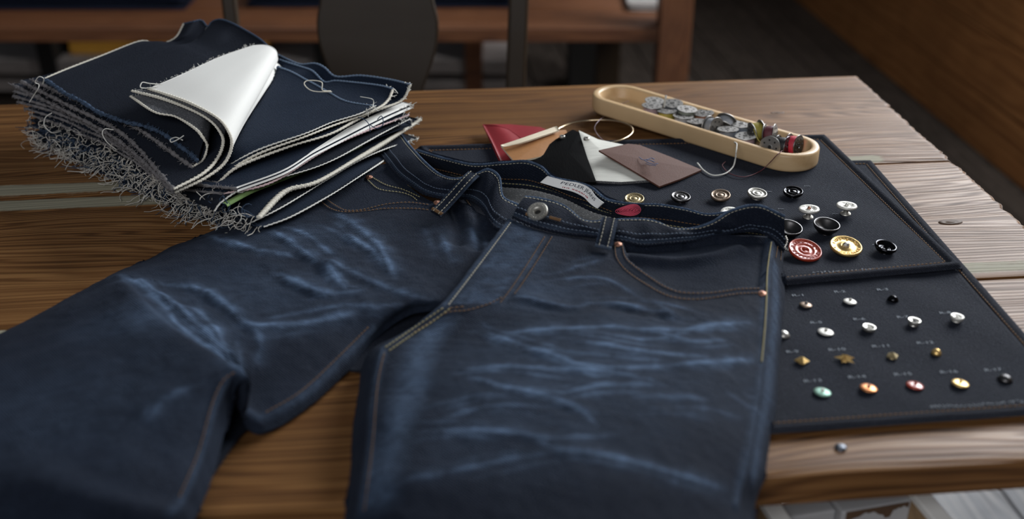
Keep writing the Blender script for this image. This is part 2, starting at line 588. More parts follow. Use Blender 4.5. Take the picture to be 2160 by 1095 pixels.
# right wall: horizontal boards below the window sill, the window above lets the daylight in
wr = thing('wall_right', 'brown boarded wall along the floor on the right', 'wall', ROOM, rot=(0, 0, TH))
wr['kind'] = 'structure'
WX = 1.475
for i, (z0, z1) in enumerate([(0.0, .14), (.14, .30), (.30, .46), (.46, .62), (.62, .78), (.78, .94), (.94, 1.10), (1.10, 1.2)]):
    rbox('board', M['wall'], (WX, -0.4, z0 + .002), (WX + .03, 4.75, z1 - .002), wr, 0.003)
for y0, y1 in ((-0.4, 1.02), (2.55, 3.0), (4.1, 4.75)):
    rbox('pier', M['plaster'], (WX, y0, 1.2), (WX + .03, y1, 2.15), wr)
rbox('header', M['plaster'], (WX, -0.4, 2.15), (WX + .03, 4.75, 2.6), wr)
for i, (y0, y1) in enumerate(((1.02, 2.55), (3.0, 4.1))):
    wd = thing('window_%d' % (i + 1), 'window opening in the brown right wall', 'window', ROOM, rot=(0, 0, TH))
    wd['kind'] = 'structure'
    rbox('sill', M['wall'], (WX - .04, y0, 1.2), (WX + .05, y1, 1.225), wd, .004)
    rbox('frame', M['wall'], (WX, y0, 1.225), (WX + .03, y0 + .03, 2.15), wd)
    rbox('frame', M['wall'], (WX, y1 - .03, 1.225), (WX + .03, y1, 2.15), wd)
    rbox('mullion', M['wall'], (WX, (y0 + y1) / 2 - .012, 1.225), (WX + .03, (y0 + y1) / 2 + .012, 2.15), wd)
wb = thing('wall_back', 'dark plaster wall far behind the bench', 'wall', ROOM, rot=(0, 0, TH))
wb['kind'] = 'structure'
rbox('plaster', M['plaster'], (-3.2, 4.755, -0.012), (1.505, 4.80, 2.6), wb)

# ------------------------------------------------------------------ table
C0 = P(1805, 157)
tab = thing('work_table', 'old wooden work table of wide weathered boards with worn paint along the joints', 'table', tuple(C0 - np.array([0, 0, T])), rot=(0, 0, TH))


def plank(name, v0, v1, top, th, paint, u0=-1.75, u1=0.0, gap=0.0012, seed=0):
    """one board of the table top: v runs from the far edge (0) to the near edge"""
    rng = np.random.default_rng(seed)
    nu, nv = 96, 60
    U = np.concatenate([np.linspace(u0, u1 - .03, nu - 10), u1 - np.array([.022, .016, .011, .0075, .005, .0032, .002, .0011, .0004, 0])])
    V = np.linspace(v0 - gap, v1 + gap, nv)
    uu, vv = np.meshgrid(U, V, indexing='ij')
    edge = np.minimum(abs(vv - V[0]), abs(vv - V[-1]))
    z = top - 0.0016 * np.exp(-(edge / 0.003) ** 2) - 0.0006 * np.sin(uu * 9 + seed) * np.sin((vv - v0) * 30)
    endd = u1 - uu
    z -= 0.0020 * np.exp(-(endd / 0.0022) ** 2)
    uu = uu.copy()
    uu[-6:] += 0.0009 * rng.standard_normal(nv)[None] + .0008 * np.sin(vv[-6:] * 700 + 2 * np.sin(vv[-6:] * 160))                 # the sawn end is uneven
    G = np.stack([uu, vv, z], 2)
    B = G.copy()
    B[..., 2] = top - th
    mb = MB()
    k = nu * nv
    mb.add(G.reshape(-1, 3), grid_faces(nu, nv, 0, False))
    mb.add(B.reshape(-1, 3), grid_faces(nu, nv, 0, True))
    loop = [(i, 0) for i in range(nu)] + [(nu - 1, j) for j in range(1, nv)] + [(i, nv - 1) for i in range(nu - 2, -1, -1)] + [(0, j) for j in range(nv - 2, 0, -1)]
    ids = [i * nv + j for i, j in loop]
    for q in range(len(ids)):
        a, b = ids[q], ids[(q + 1) % len(ids)]
        mb.f.append((a, a + k, b + k, b))
        mb.m.append(0)
    # paint left in bands beside the joints
    pa = np.zeros_like(uu)
    for (vc, hw, ua, ub, s) in paint:
        pa = np.maximum(pa, s * np.clip(1.5 - abs(vv - vc) / hw * 1.0, 0, 1) * ((uu > ua) & (uu < ub)))
    o = mb.obj(name, M['table'], tab, True, True, {'paint': np.concatenate([pa.ravel(), np.zeros(k)])})
    sharp(o, 50)
    return o


plank('plank', 0.0, -0.2475, T, 0.022, [(-0.231, 0.014, -1.75, -0.55, .9), (-0.238, 0.009, -0.20, -0.055, 1.0)], seed=1)
plank('plank', -0.2475, -0.470, T, 0.022, [(-0.263, 0.014, -1.75, -0.50, 1.0), (-0.455, 0.013, -0.14, 0, .8)], seed=2)
plank('plank', -0.470, -0.6865, T - 0.0008, 0.022, [(-0.474, 0.007, -1.75, -0.5, 1.0)], seed=3)
for (u, v, sz) in ((-0.26, -0.664, .0036), (-0.02, -0.655, .003), (-0.289, -0.024, .003), (-0.75, -0.03, .003), (-1.1, -0.66, .0035)):
    MB().lathe([(0, .0009), (sz * .7, .0008), (sz, 0.0002), (sz * 1.02, -.002)], 12, M=Matrix.Translation((u, v, T))).obj('nail', M['nail'], tab, True, True)
for (px, py, a, b) in ((2005, 468, .011, .0045), (1640, 238, .008, .003)):
    k3 = P(px, py)
    d_ = k3[:2] - C0[:2]
    u, v = float(d_ @ EW[:2]), float(d_ @ ED[:2])
    q = MB().lathe([(0, .0004), (.35, .0003), (.42, -.0003), (.6, .0002), (.95, .00015), (1.0, -.002)], 18)
    q.v = [q.v[0] * np.array([a, b, 1]) + np.array([u, v, T])]
    q.obj('knot', M['chip'], tab, True, True)
# underframe
for (u, v) in ((-0.10, -0.10), (-1.6, -0.10), (-1.6, -0.62)):
    rbox('leg', M['table'], (u - .03, v - .03, 0), (u + .03, v + .03, T - .0225), tab, .003)
rbox('apron', M['table'], (-1.63, -0.085, T - .09), (-0.07, -0.105, T - .0225), tab)
rbox('apron', M['table'], (-0.11, -0.60, T - .09), (-0.09, -0.10, T - .0225), tab)

# ------------------------------------------------------------------ crate standing under the near edge of the table
cy = 0.60                                   # how far the crate's back corner stands from the camera


def at_y(px, py, y):
    r = ray(px, py)
    return np.array([r[0], r[1], r[2]]) * (y / r[1]) + np.array([0, 0, T + HC])


cr_ = at_y(1892, 1008, cy)
ztop = float(cr_[2])
CW = .088
crate = thing('wooden_crate', 'open wooden crate with chipped grey paint under the near table edge', 'crate', (cr_[0], cr_[1], 0), rot=(0, 0, math.radians(13.5)))
rbox('back_board', M['crate'], (-CW, -.014, 0.02), (-.0505, .0, ztop - .006), crate, .0015)
bb = rbox('back_board', M['crate'], (-.050, -.020, 0.02), (0, .0, ztop - .003), crate, .0015)
for s, x0, x1 in ((1, 0.0, .011), (-1, -CW - .011, -CW)):
    sp = rbox('side_board', M['burlap'], (x0, -.27, .02), (x1, .0, ztop - .004), crate, .0015)
    rbox('rim', M['crate_rim'], (x0 - .0004, -.27, ztop - .004), (x1 + .0006, .0005, ztop + .002), sp, .001)
rbox('bottom_board', M['crate'], (-CW, -.27, .008), (0, .0, .02), crate)
# bare wood where the paint has come off along the top
rng = np.random.default_rng(5)
xs = np.linspace(-.047, -.002, 26)
dep = .0045 + .0018 * np.sin(xs * 260) + .0016 * rng.random(26)
dep[16:19] += .0035
q = MB()
q.add([(x, -.0203, ztop - .0032) for x in xs] + [(x, -.0203, ztop - .0032 - d_) for x, d_ in zip(xs, dep)], [(i, i + 1, 27 + i, 26 + i) for i in range(25)])
q.obj('paint_chip', M['chip'], bb, False, True)

# ------------------------------------------------------------------ chair behind the table
CD = 1.46


def cpt(px, py, d=CD):
    return PD(px, py, d)


sc0 = cpt(797, 60)
chair = thing('wooden_chair', 'dark brown wooden chair with a broad rounded back splat behind the table', 'chair', (float(sc0[0]), float(sc0[1]) - .18, 0))
OX, OY = float(sc0[0]), float(sc0[1]) - .18
# the back leans away slightly; splat outline from the photograph's keyhole shape, continued to the top rail and the seat
sp_r = [(905, -90), (925, 40), (922, 90), (912, 130), (898, 170), (890, 200)]
prof = []
for px, py in [(880, -190), (892, -120), (906, -55), (917, 0), (925, 45), (922, 95), (911, 140), (898, 178), (885, 230), (878, 300), (880, 370)]:
    q = cpt(px, py)
    prof.append((q[0] - OX, q[2]))
lft = [(2 * (float(cpt(797, 60)[0]) - OX) - x, z) for x, z in prof][::-1]
outl = spline(np.array([(x, 0, z) for x, z in prof]), 40)[:, [0, 2]].tolist()
outl += spline(np.array([(x, 0, z) for x, z in lft]), 40)[:, [0, 2]].tolist()
q = MB()
n = len(outl)
yb = 0.18
def backy(x, z):
    return yb + 0.18 * (z - .72) + 0.25 * (x * x)
q.add([(x, backy(x, z) - .006, z) for x, z in outl] + [(x, backy(x, z) + .006, z) for x, z in outl], [tuple(range(n))[::-1], tuple(range(n, 2 * n))] + [(i, (i + 1) % n, n + (i + 1) % n, n + i) for i in range(n)])
o = q.obj('back_splat', M['darkwood'], chair, False, True)
bevel(o, .003, 2)
for pl in ((455, 490, -40), (1082, 1130, 0)):
    c0, c1 = cpt(pl[0], 0), cpt(pl[1], 0)
    xc, hw = (c0[0] + c1[0]) / 2 - OX, (c1[0] - c0[0]) / 2
    s = 1 if xc > 0 else -1
    pts = [(xc - s * .015 * 0, backy(xc, z) if z > .44 else yb - .05 + .06 * (.44 - z), z) for z in (0.0, .2, .44, .6, .72, .85, .96)]
    pts = [(x - s * (.96 - z) * .035, y, z) for x, y, z in pts]
    q = MB().tube(spline(np.array(pts), 30), hw * 1.25, 4, flat=.8, up=(0, 1, 0))
    o = q.obj('back_leg', M['darkwood'], chair, False, True)
    bevel(o, .004)
zt = .96
q = MB().tube(spline(np.array([(x, backy(x, zt) - .002, zt + .01 * math.cos(x * 8)) for x in np.linspace(-.215, .215, 9)]), 30), .030, 8, flat=.45, up=(0, 0, 1))
q.obj('top_rail', M['darkwood'], chair, True, True)
b = MB().prism([(-.19, -.24), (.19, -.24), (.175, .13), (-.175, .13)], .425, .448)
bevel(b.obj('seat', M['darkwood'], chair, False, True), .006)
for sx in (-.17, .17):
    MB().tube([(sx, -.21, .43), (sx * 1.06, -.22, 0)], [.018, .014], 8).obj('front_leg', M['darkwood'], chair, True, True)
    MB().tube([(sx, -.21, .2), (sx * .96, .12, .2)], .009, 6).obj('stretcher', M['darkwood'], chair, True, True)

# ------------------------------------------------------------------ redwood bench with folded jeans, far behind
BD = 2.55


def bx(px, py, d=BD):
    q = PD(px, py, d)
    return float(q[0]), float(q[1]), float(q[2])


x0, y0, z0 = bx(1388, 92)
x1, _, zr = bx(1455, 56)
zb = z0
bench = thing('storage_bench', 'reddish wooden bench with square corner posts behind the chair', 'bench', (-.4, y0, 0))


def wbox(name, mat, lo, hi, parent, bev=.003):
    L = WORLD[parent.name]
    o = MB().box(tuple(a - b for a, b in zip(lo, L)), tuple(a - b for a, b in zip(hi, L))).obj(name, mat, parent, False, True)
    if bev:
        bevel(o, bev)
    return o


pw = x1 - x0
wbox('post', M['redz'], (x0, y0 - .01, 0), (x1, y0 + pw - .01, .95), bench)
wbox('post', M['redz'], (-1.62, y0 - .01, 0), (-1.62 + pw, y0 + pw - .01, .95), bench)
wbox('front_rail', M['red'], (-1.60, y0 + .01, zb), (x0 + .005, y0 + .04, zr), bench)
xr, _, _ = bx(1262, 150, 2.95)
wbox('post', M['darkwood'], (xr, y0 + .42, 0), (xr + .062, y0 + .48, .95), bench)
wbox('post', M['redz'], (-1.62, y0 + .42, 0), (-1.56, y0 + .48, .95), bench)
wbox('back_rail', M['red'], (-1.60, y0 + .44, zb), (xr + .01, y0 + .47, zr), bench)
for k_ in range(5):
    ya = y0 + .04 + k_ * .085
    wbox('seat_slat', M['red'], (-1.60, ya + .003, zr - .016), (x1 - .01, ya + .082, zr + RNG.uniform(-.001, .001)), bench)
wbox('end_rail', M['red'], (x0 + .01, y0 + .05, zb), (x0 + .04, y0 + .45, zr - .017), bench)


def folded(name, label, xa, xb, ya, yb_, z, layers, mat, th=.022, group=None):
    r = thing(name, label, 'jeans', ((xa + xb) / 2, ya, z), group)
    for L in range(layers):
        zz = z + L * th
        q = MB()
        nx, ny = 14, 10
        X = np.linspace(xa, xb, nx) + .004 * L
        Y = np.linspace(ya, yb_, ny)
        xx, yy = np.meshgrid(X, Y, indexing='ij')
        ed = np.minimum(np.minimum(xx - X[0], X[-1] - xx), np.minimum(yy - Y[0], Y[-1] - yy))
        zt_ = zz + th * (.35 + .6 * np.clip(ed / .02, 0, 1) ** .5) + .002 * np.sin(xx * 25 + L) * np.clip(ed / .02, 0, 1)
        q.sheet(np.stack([xx, yy, zt_], 2), th * .3)
        G = np.stack([xx, yy, np.full_like(xx, zz + th * .3)], 2)
        q.sheet(G, th * .28)
        q.obj('folded_layer', mat, r)
    return r


zs = zr + .002
q0, q1 = bx(2, 25, 2.68), bx(395, 25, 2.68)
folded('folded_jeans', 'large stack of dark indigo folded jeans at the far end of the bench', q0[0] - .1, q1[0], y0 + .15, y0 + .42, zs, 3, M['folded'])
q0, q1 = bx(520, 25, 2.68), bx(1080, 25, 2.68)
folded('folded_jeans', 'smaller dark folded jeans behind the chair splat on the bench', q0[0], q1[0], y0 + .17, y0 + .42, zs, 2, M['folded'])
q0, q1 = bx(1322, 8, 2.70), bx(1398, 8, 2.70)
r = thing('folded_linen', 'pale grey folded linen lying by the bench corner post', 'cloth', (q0[0], y0 + .14, zs))
for L in range(2):
    q = MB()
    xx, yy = np.meshgrid(np.linspace(q0[0], q1[0] + .0, 10), np.linspace(y0 + .14, y0 + .3, 8), indexing='ij')
    q.sheet(np.stack([xx, yy, zs + .006 + .008 * L + .001 * np.sin(xx * 60 + yy * 40)], 2), .005)
    q.obj('folded_layer', M['linen'], r)

# low shelf unit against the dark behind the bench
d3 = 3.25
a, b_ = bx(-40, 154, d3), bx(1085, 128, d3)
sh = thing('low_shelf', 'low shelf with a pale grey board seen under the bench', 'shelf', (-.6, a[1], 0))
zp = (a[2] + b_[2]) / 2
wbox('pale_board', M['palewood'], (a[0] - .6, a[1], zp - .02), (b_[0], a[1] + .30, zp + .022), sh)
wbox('back_panel', M['teal'], (a[0] - .6, a[1] + .30, 0), (b_[0], a[1] + .32, .5), sh)
for px in (110, 1003, 690):
    q = bx(px, 120, d3)
    wbox('divider', M['blackwood'] if px != 1003 else M['red'], (q[0] - .03, a[1] - .01, 0), (q[0] + .02, a[1] + .30, .5), sh)
wbox('bottom_board', M['palewood'], (a[0] - .6, a[1], .03), (b_[0], a[1] + .30, .06), sh)
e0, e1 = bx(140, 100, d3), bx(560, 100, d3)
ab = thing('amber_glow_box', 'amber wooden box under the bench, its bright colour standing in for lit wood', 'box', (e0[0], a[1] + .05, zp + .023))  # stands in for lit wood, the glow is put into its colour
wbox('body', M['amber'], (e0[0], a[1] + .05, zp + .023), (e1[0], a[1] + .25, zp + .14), ab)
wbox('lid', M['amber'], (e0[0] - .004, a[1] + .045, zp + .141), (e1[0] + .004, a[1] + .255, zp + .155), ab)
q0, q1 = bx(1200, 150, 3.3), bx(1263, 150, 3.3)
st = thing('dark_gap_block', 'tall narrow black box standing beyond the bench, beside its dark back post', 'box', (q0[0], q0[1], 0))  # black block put in where only a dark gap shows
wbox('body', M['blackwood'], (q0[0], q0[1], 0), (q1[0], q0[1] + .16, .36), st)
wbox('lid', M['blackwood'], (q0[0] - .004, q0[1] - .004, .361), (q1[0] + .004, q0[1] + .164, .385), st)

# ------------------------------------------------------------------ stitches
def stitches(mb, pts, nrm=(0, 0, 1), pitch=.0031, duty=.72, r=.00038, lift=.0002):
    """a row of separate raised stitches along pts"""
    L = float(np.linalg.norm(np.diff(pts, axis=0), axis=1).sum())
    n = max(2, int(L / pitch))
    c = arc(pts, n * 3 + 1)
    nr = np.asarray(nrm, float)
    for i in range(n):
        a, b = c[i * 3], c[min(i * 3 + 3, len(c) - 1)]
        d = b - a
        m = a + d * .5
        h = d * duty * .5
        up = nr if nr.ndim == 1 else nr[min(len(nr) - 1, int(i * len(nr) / n))]
        P3 = np.array([m - h, m - h * .45 + up * (lift + r * .5), m + h * .45 + up * (lift + r * .5), m + h])
        mb.tube(P3, [r * .5, r, r, r * .5], 4, up=up, cap=False)
    return mb


class Surf:
    """a built grid that can be asked where a sight line or a vertical meets it"""

    def __init__(self, grids):
        v, f, o = [], [], 0
        for G in grids:
            v += G.reshape(-1, 3).tolist()
            f += grid_faces(G.shape[0], G.shape[1], o)
            o += G.shape[0] * G.shape[1]
        self.t = BVHTree.FromPolygons(v, f)

    def hit(self, px, py, lift=0.0):
        r = ray(px, py)
        loc, n, _, _ = self.t.ray_cast(Vector((0, 0, T + HC)), Vector(r).normalized())
        if loc is None:
            return None
        n = n if n.z > 0 else -n
        return np.array(loc + n * lift)

    def line(self, pix, n=60, lift=.0003):
        s = spline(np.array([(x, y, 0) for x, y in pix], float), n)
        out = [self.hit(x, y, lift) for x, y, _ in s]
        return np.array([q for q in out if q is not None])


def near_line(V, lines):
    """for points V (n,3): the least distance to any of the 3-D polylines, each with its own fall-off at its ends"""
    D = np.full(len(V), 1e9)
    for L in lines:
        for a, b in zip(L[:-1], L[1:]):
            ab = b - a
            t = np.clip(((V - a) @ ab) / (ab @ ab + 1e-12), 0, 1)
            D = np.minimum(D, np.linalg.norm(V - a - t[:, None] * ab, axis=1))
    return D


def in_poly(x, y, poly):
    c = np.zeros(x.shape, bool)
    n = len(poly)
    for i in range(n):
        x0, y0 = poly[i]
        x1, y1 = poly[(i + 1) % n]
        k = ((y0 > y) != (y1 > y)) & (x < (x1 - x0) * (y - y0) / (y1 - y0 + 1e-12) + x0)
        c ^= k
    return c


# ------------------------------------------------------------------ the two denim display mats
def make_mat(name, label, corners, z0, hem, hem_r, seed):
    """corners TL, TR, BR, BL as table points; a thick hem runs round"""
    r = thing(name, label, 'fabric mat', tuple(np.mean(corners, 0)))
    TL, TR, BR, BL = [np.array(c, float) for c in corners]
    rng = np.random.default_rng(seed)
    nu, nv = 150, 130
    u = np.linspace(0, 1, nu)[:, None, None]
    v = np.linspace(0, 1, nv)[None, :, None]
    u = u + 0 * v
    # crowd rows towards the edges so the hem has a shape
    cu = lambda t: t + .45 * (t * (1 - t) * (2 * t - 1)) * 1.0
    uu, vv = cu(u), cu(v + 0 * u)
    G = (TL * (1 - uu) + TR * uu) * (1 - vv) + (BL * (1 - uu) + BR * uu) * vv
    W = np.linalg.norm(TR - TL), np.linalg.norm(BL - TL)
    d = np.minimum(np.minimum(uu, 1 - uu) * W[0], np.minimum(vv, 1 - vv) * W[1])[..., 0]
    x, y = G[..., 0], G[..., 1]
    wav = .0006 * np.sin(x * 41 + seed) * np.sin(y * 37 + 1.3 * seed) + .0004 * np.sin(x * 90 + y * 60)
    th = .0026
    z = T + z0 + th + wav * np.clip(d / .02, 0, 1) + .0004
    z = z + hem_r * (np.exp(-((d - hem * .45) / (hem * .40)) ** 4)) - .0007 * np.exp(-((d - hem) / .0012) ** 2)
    z = z - .0018 * np.exp(-(d / .0016) ** 2)
    # pins pull the cloth into faint puckers
    G[..., 2] = z
    q = MB()
    q.sheet(G, th)
    q.obj('cloth', M['mat'], r)
    st = MB()
    for A, B in ((TL, TR), (TR, BR), (BR, BL), (BL, TL)):
        t = (B - A) / np.linalg.norm(B - A)
        c = (TL + TR + BR + BL) / 4
        nin = np.array([-t[1], t[0], 0])
        if nin @ (c - A) < 0:
            nin = -nin
        a, b = A + t * hem + nin * hem, B - t * hem + nin * hem
        zz = T + z0 + th + .0002
        a[2] = b[2] = zz
        stitches(st, np.array([a, (a + b) / 2, b]), pitch=.0034, r=.0005)
    tag(st.obj('stitching', M['orange_st'], r), kind='stuff')
    return r, G


Pm = lambda x, y, h=0.0: P(x, y, h)
low_c = [P(1240, 352), P(1838, 345), P(2305, 872), P(1350, 941)]
up_c = [P(880, 318, .003), P(1741, 294, .003), P(2029, 573, .003), P(1120, 660, .003)]
mat_low, G_low = make_mat('fabric_mat', 'lower dark denim mat carrying rows of small rivets, its edge along the near table edge', low_c, 0.0004, .0085, .0014, 1)
mat_up, G_up = make_mat('fabric_mat', 'upper dark denim mat carrying rows of jeans buttons, lying on the rivet mat', up_c, 0.0038, .0095, .0026, 2)
S_low, S_up = Surf([G_low]), Surf([G_up])
WORLD['mat_low'], WORLD['mat_up'] = WORLD[mat_low.name], WORLD[mat_up.name]

# ------------------------------------------------------------------ jeans
JL = tuple(P(1100, 640))
jeans = thing('jeans', 'dark indigo washed jeans with faded whiskers spread across the table, waist open', 'jeans', JL)

rowsB = [
    [(1070, 462, 3.7), (1084, 465, 3.7), (1125, 483, 3.5), (1190, 498, 3.3), (1300, 514, 3.1), (1420, 513, 2.9), (1530, 496, 3.1), (1628, 498, 2.7), (1653, 526, .9)],
    [(1018, 530, 3.4), (1032, 532, 3.5), (1090, 545, 3.4), (1180, 560, 3.2), (1300, 572, 3.0), (1420, 572, 2.8), (1530, 565, 3), (1621, 560, 2.5), (1651, 570, .8)],
    [(974, 588, 3.2), (988, 591, 3.3), (1060, 600, 3.3), (1160, 612, 3.3), (1300, 620, 3.2), (1420, 622, 3.1), (1530, 615, 3), (1616, 612, 2.4), (1653, 620, .7)],
    [(930, 643, 2.8), (944, 647, 2.9), (1030, 656, 3.2), (1140, 668, 3.4), (1290, 672, 3.5), (1420, 674, 3.4), (1530, 672, 3.2), (1612, 668, 2.4), (1650, 676, .7)],
    [(872, 694, 2.0), (886, 697, 2.2), (985, 712, 3.0), (1120, 722, 3.5), (1280, 725, 3.7), (1420, 727, 3.6), (1530, 728, 3.2), (1607, 735, 2.3), (1644, 745, .7)],
    [(775, 748, 1.2), (800, 742, 2.0), (915, 772, 3.1), (1080, 785, 3.6), (1260, 790, 3.8), (1410, 792, 3.6), (1530, 800, 3.1), (1598, 810, 2.2), (1638, 820, .7)],
    [(757, 830, .5), (790, 828, 2.1), (890, 850, 3.1), (1060, 860, 3.7), (1240, 866, 3.9), (1395, 868, 3.7), (1510, 878, 3.1), (1588, 890, 2.2), (1627, 908, .6)],
    [(745, 930, .4), (780, 930, 1.9), (870, 940, 3.1), (1040, 950, 3.6), (1220, 956, 3.8), (1380, 960, 3.6), (1490, 970, 3.0), (1570, 985, 2.0), (1612, 1000, .3)],
    [(735, 1040, .3), (768, 1042, 1.7), (855, 1045, 2.8), (1020, 1050, 3.2), (1200, 1060, 3.4), (1355, 1062, 3.2), (1470, 1066, 2.6), (1548, 1070, 1.5), (1592, 1078, -.5)],
]
NB = net_pc(rowsB)
last = NB[-1]
NB.append([q + np.array([0, -.045, -.018 - .0 * i]) for i, q in enumerate(last)])
NB.append([q + np.array([0, -.075, -.085]) for q in last])
NB.append([q + np.array([0, -.080, -.160]) for q in last])
# a short skirt under each long side turns the cloth down on to the table
def skirt(net, left=True, right=True, from_row=0):
    out = []
    for i, r in enumerate(net):
        r = [np.array(q) for q in r]
        L0 = r[0] + (r[1] - r[0]) * .12 * np.array([1, 1, 0]) - np.array([0, 0, .0045])
        R0 = r[-1] + (r[-2] - r[-1]) * .15 * np.array([1, 1, 0]) - np.array([0, 0, .0045])
        if i < from_row:
            L0 = r[0] - (r[1] - r[0]) * .05 - np.array([0, 0, .0035])
        out.append(([L0] if left else []) + r + ([R0] if right else []))
    return out


GB = tensor(skirt(NB, from_row=5), 330, 300)

rowsA = [
    [(815, 345, 2.2), (850, 378, 2.3), (895, 412, 2.3), (940, 428, 2.3), (990, 430, 2.5), (1034, 462, 2.7), (1075, 495, 2.7)],
    [(720, 385, 1.5), (760, 425, 2.2), (850, 455, 2.3), (920, 475, 2.3), (980, 492, 2.4), (1012, 522, 2.5), (1036, 540, 2.5)],
    [(560, 440, .8), (600, 458, 2.0), (700, 492, 2.4), (800, 525, 2.5), (890, 560, 2.5), (950, 587, 2.5), (990, 600, 2.4)],
    [(500, 463, .6), (540, 480, 2.0), (650, 520, 2.4), (760, 560, 2.5), (860, 595, 2.6), (925, 622, 2.5), (950, 640, 2.2)],
    [(440, 490, .5), (480, 507, 2.0), (590, 550, 2.4), (700, 592, 2.5), (790, 625, 2.5), (850, 642, 2.4), (868, 652, 1.8)],
    [(365, 520, .5), (400, 538, 2.0), (510, 588, 2.4), (610, 635, 2.5), (700, 672, 2.4), (770, 695, 1.6), (790, 705, .9)],
    [(315, 545, .5), (350, 562, 2.0), (440, 625, 2.5), (540, 690, 2.6), (630, 730, 2.2), (710, 765, 1.2), (735, 775, .5)],
    [(285, 557, .5), (315, 575, 2.1), (395, 645, 2.7), (480, 720, 2.7), (560, 785, 2.0), (625, 835, 1.2), (650, 852, .5)],
    [(262, 567, .5), (288, 584, 2.3), (350, 645, 3.1), (425, 725, 3.2), (490, 795, 2.4), (540, 875, 1.4), (562, 906, .6)],
    [(250, 573, .6), (266, 588, 2.5), (318, 645, 3.7), (390, 715, 4.0), (458, 775, 3.6), (500, 845, 2.4), (516, 882, 1.4)],
    [(235, 580, .8), (252, 594, 3.0), (300, 640, 4.3), (375, 698, 4.7), (450, 745, 4.8), (500, 776, 4.7), (523, 798, 4.4)],
    [(195, 600, .8), (215, 617, 2.9), (270, 672, 4.2), (350, 735, 4.7), (420, 772, 4.9), (475, 790, 4.8), (499, 806, 4.2)],
    [(130, 635, .8), (152, 657, 2.7), (222, 732, 4.0), (310, 810, 4.4), (390, 842, 4.4), (447, 855, 3.9), (477, 880, 2.4)],
    [(40, 685, .8), (66, 712, 2.7), (140, 802, 3.8), (235, 882, 4.1), (330, 928, 3.8), (415, 948, 2.9), (455, 972, 1.2)],
    [(-80, 745, .8), (-50, 777, 2.7), (50, 882, 3.6), (160, 970, 3.8), (280, 1022, 3.6), (378, 1042, 2.4), (421, 1062, .6)],
    [(-220, 820, .6), (-185, 855, 2.5), (-70, 965, 3.4), (60, 1050, 3.4), (200, 1105, 3.0), (318, 1135, 1.6), (365, 1152, .0)],
]
NA = net_pc(rowsA)


def over_edge(q):
    """cloth that passes the near edge of the table hangs down"""
    q = np.array(q, float)
    s = (q - C0) @ ED + .6865 + .004
    if s < 0:
        q[2] += 1.5 * s
    return q


last = NA[-1]
NA.append([over_edge(q + np.array([-.05, -.03, -.0])) for q in last])
NA.append([over_edge(q + np.array([-.09, -.06, -.0])) for q in last])
GA = tensor(skirt(NA), 360, 240)

whisk_R = [
    ([(1079, 624), (1197, 650), (1263, 640), (1358, 652), (1461, 673)], 2.6, .55),
    ([(1027, 697), (1051, 713), (1183, 756), (1230, 772), (1339, 777), (1537, 763), (1585, 760)], 2.0, 1.0),
    ([(1065, 706), (1159, 699), (1277, 692), (1419, 699), (1500, 690), (1580, 679)], 1.8, .9),
    ([(1197, 720), (1310, 735), (1395, 746), (1504, 756)], 1.4, .9),
    ([(1301, 690), (1405, 706), (1461, 723), (1537, 716)], 1.4, .7),
    ([(989, 777), (1112, 775), (1254, 782), (1325, 791), (1405, 812)], 1.8, .9),
    ([(994, 794), (1065, 820), (1150, 836), (1221, 864), (1258, 895)], 1.9, .9),
    ([(1093, 831), (1183, 829), (1277, 812), (1405, 812)], 1.7, .8),
    ([(923, 855), (1008, 836), (1093, 841)], 1.4, .6),
    ([(914, 895), (999, 864), (1065, 855), (1159, 857)], 1.6, .55),
    ([(885, 912), (999, 909), (1089, 916), (1169, 926), (1301, 916)], 1.9, .7),
    ([(1112, 914), (1169, 947), (1254, 961), (1348, 978), (1528, 1030)], 1.6, .7),
    ([(838, 1020), (970, 992), (1089, 964), (1183, 954)], 1.6, .5),
    ([(1339, 838), (1420, 838), (1499, 845)], 1.3, .6),
    ([(1537, 831), (1589, 864), (1622, 893)], 1.6, .7),
    ([(1376, 633), (1419, 666), (1471, 680)], 1.4, .5),
    ([(1119, 563), (1160, 578), (1230, 560), (1270, 548)], 1.0, .45),
    ([(1150, 590), (1240, 585), (1300, 600), (1370, 640)], 1.0, .4),
    ([(1000, 700), (1100, 735), (1200, 745), (1330, 757), (1450, 770)], .8, .6),
    ([(1350, 862), (1460, 860), (1560, 880)], .9, .4),
]
whisk_L = [
    ([(245, 575), (299, 607), (347, 649), (383, 691), (455, 745), (514, 787)], 1.2, .75),
    ([(287, 590), (359, 643), (419, 691), (467, 745)], 2.2, .7),
    ([(347, 601), (419, 613), (478, 649), (526, 685), (574, 691), (670, 679), (754, 661)], 2.4, .75),
    ([(574, 572), (628, 601), (676, 619), (736, 619), (770, 610)], 2.2, .7),
    ([(574, 482), (634, 530), (688, 566), (724, 607), (738, 619)], 2.0, .75),
    ([(478, 506), (538, 527), (628, 542)], 1.4, .6),
    ([(371, 649), (419, 667), (455, 703), (478, 739)], 1.8, .6),
    ([(526, 685), (550, 715), (544, 763)], 1.6, .45),
    ([(574, 712), (658, 697)], 1.3, .35),
    ([(717, 454), (755, 483), (793, 514), (814, 547), (835, 585)], 1.8, .8),
    ([(719, 490), (760, 514), (793, 538), (812, 565)], 1.6, .7),
    ([(650, 540), (696, 559), (760, 585), (850, 620), (905, 632)], 1.5, .5),
    ([(600, 478), (660, 505), (720, 560)], 1.2, .5),
    ([(930, 488), (940, 520), (955, 550)], 1.4, .45),
    ([(995, 465), (1000, 500), (1005, 525)], 1.4, .45),
    ([(700, 640), (780, 650), (850, 640)], 1.0, .4),
    ([(300, 900), (360, 840), (440, 800)], 1.6, .3),
]


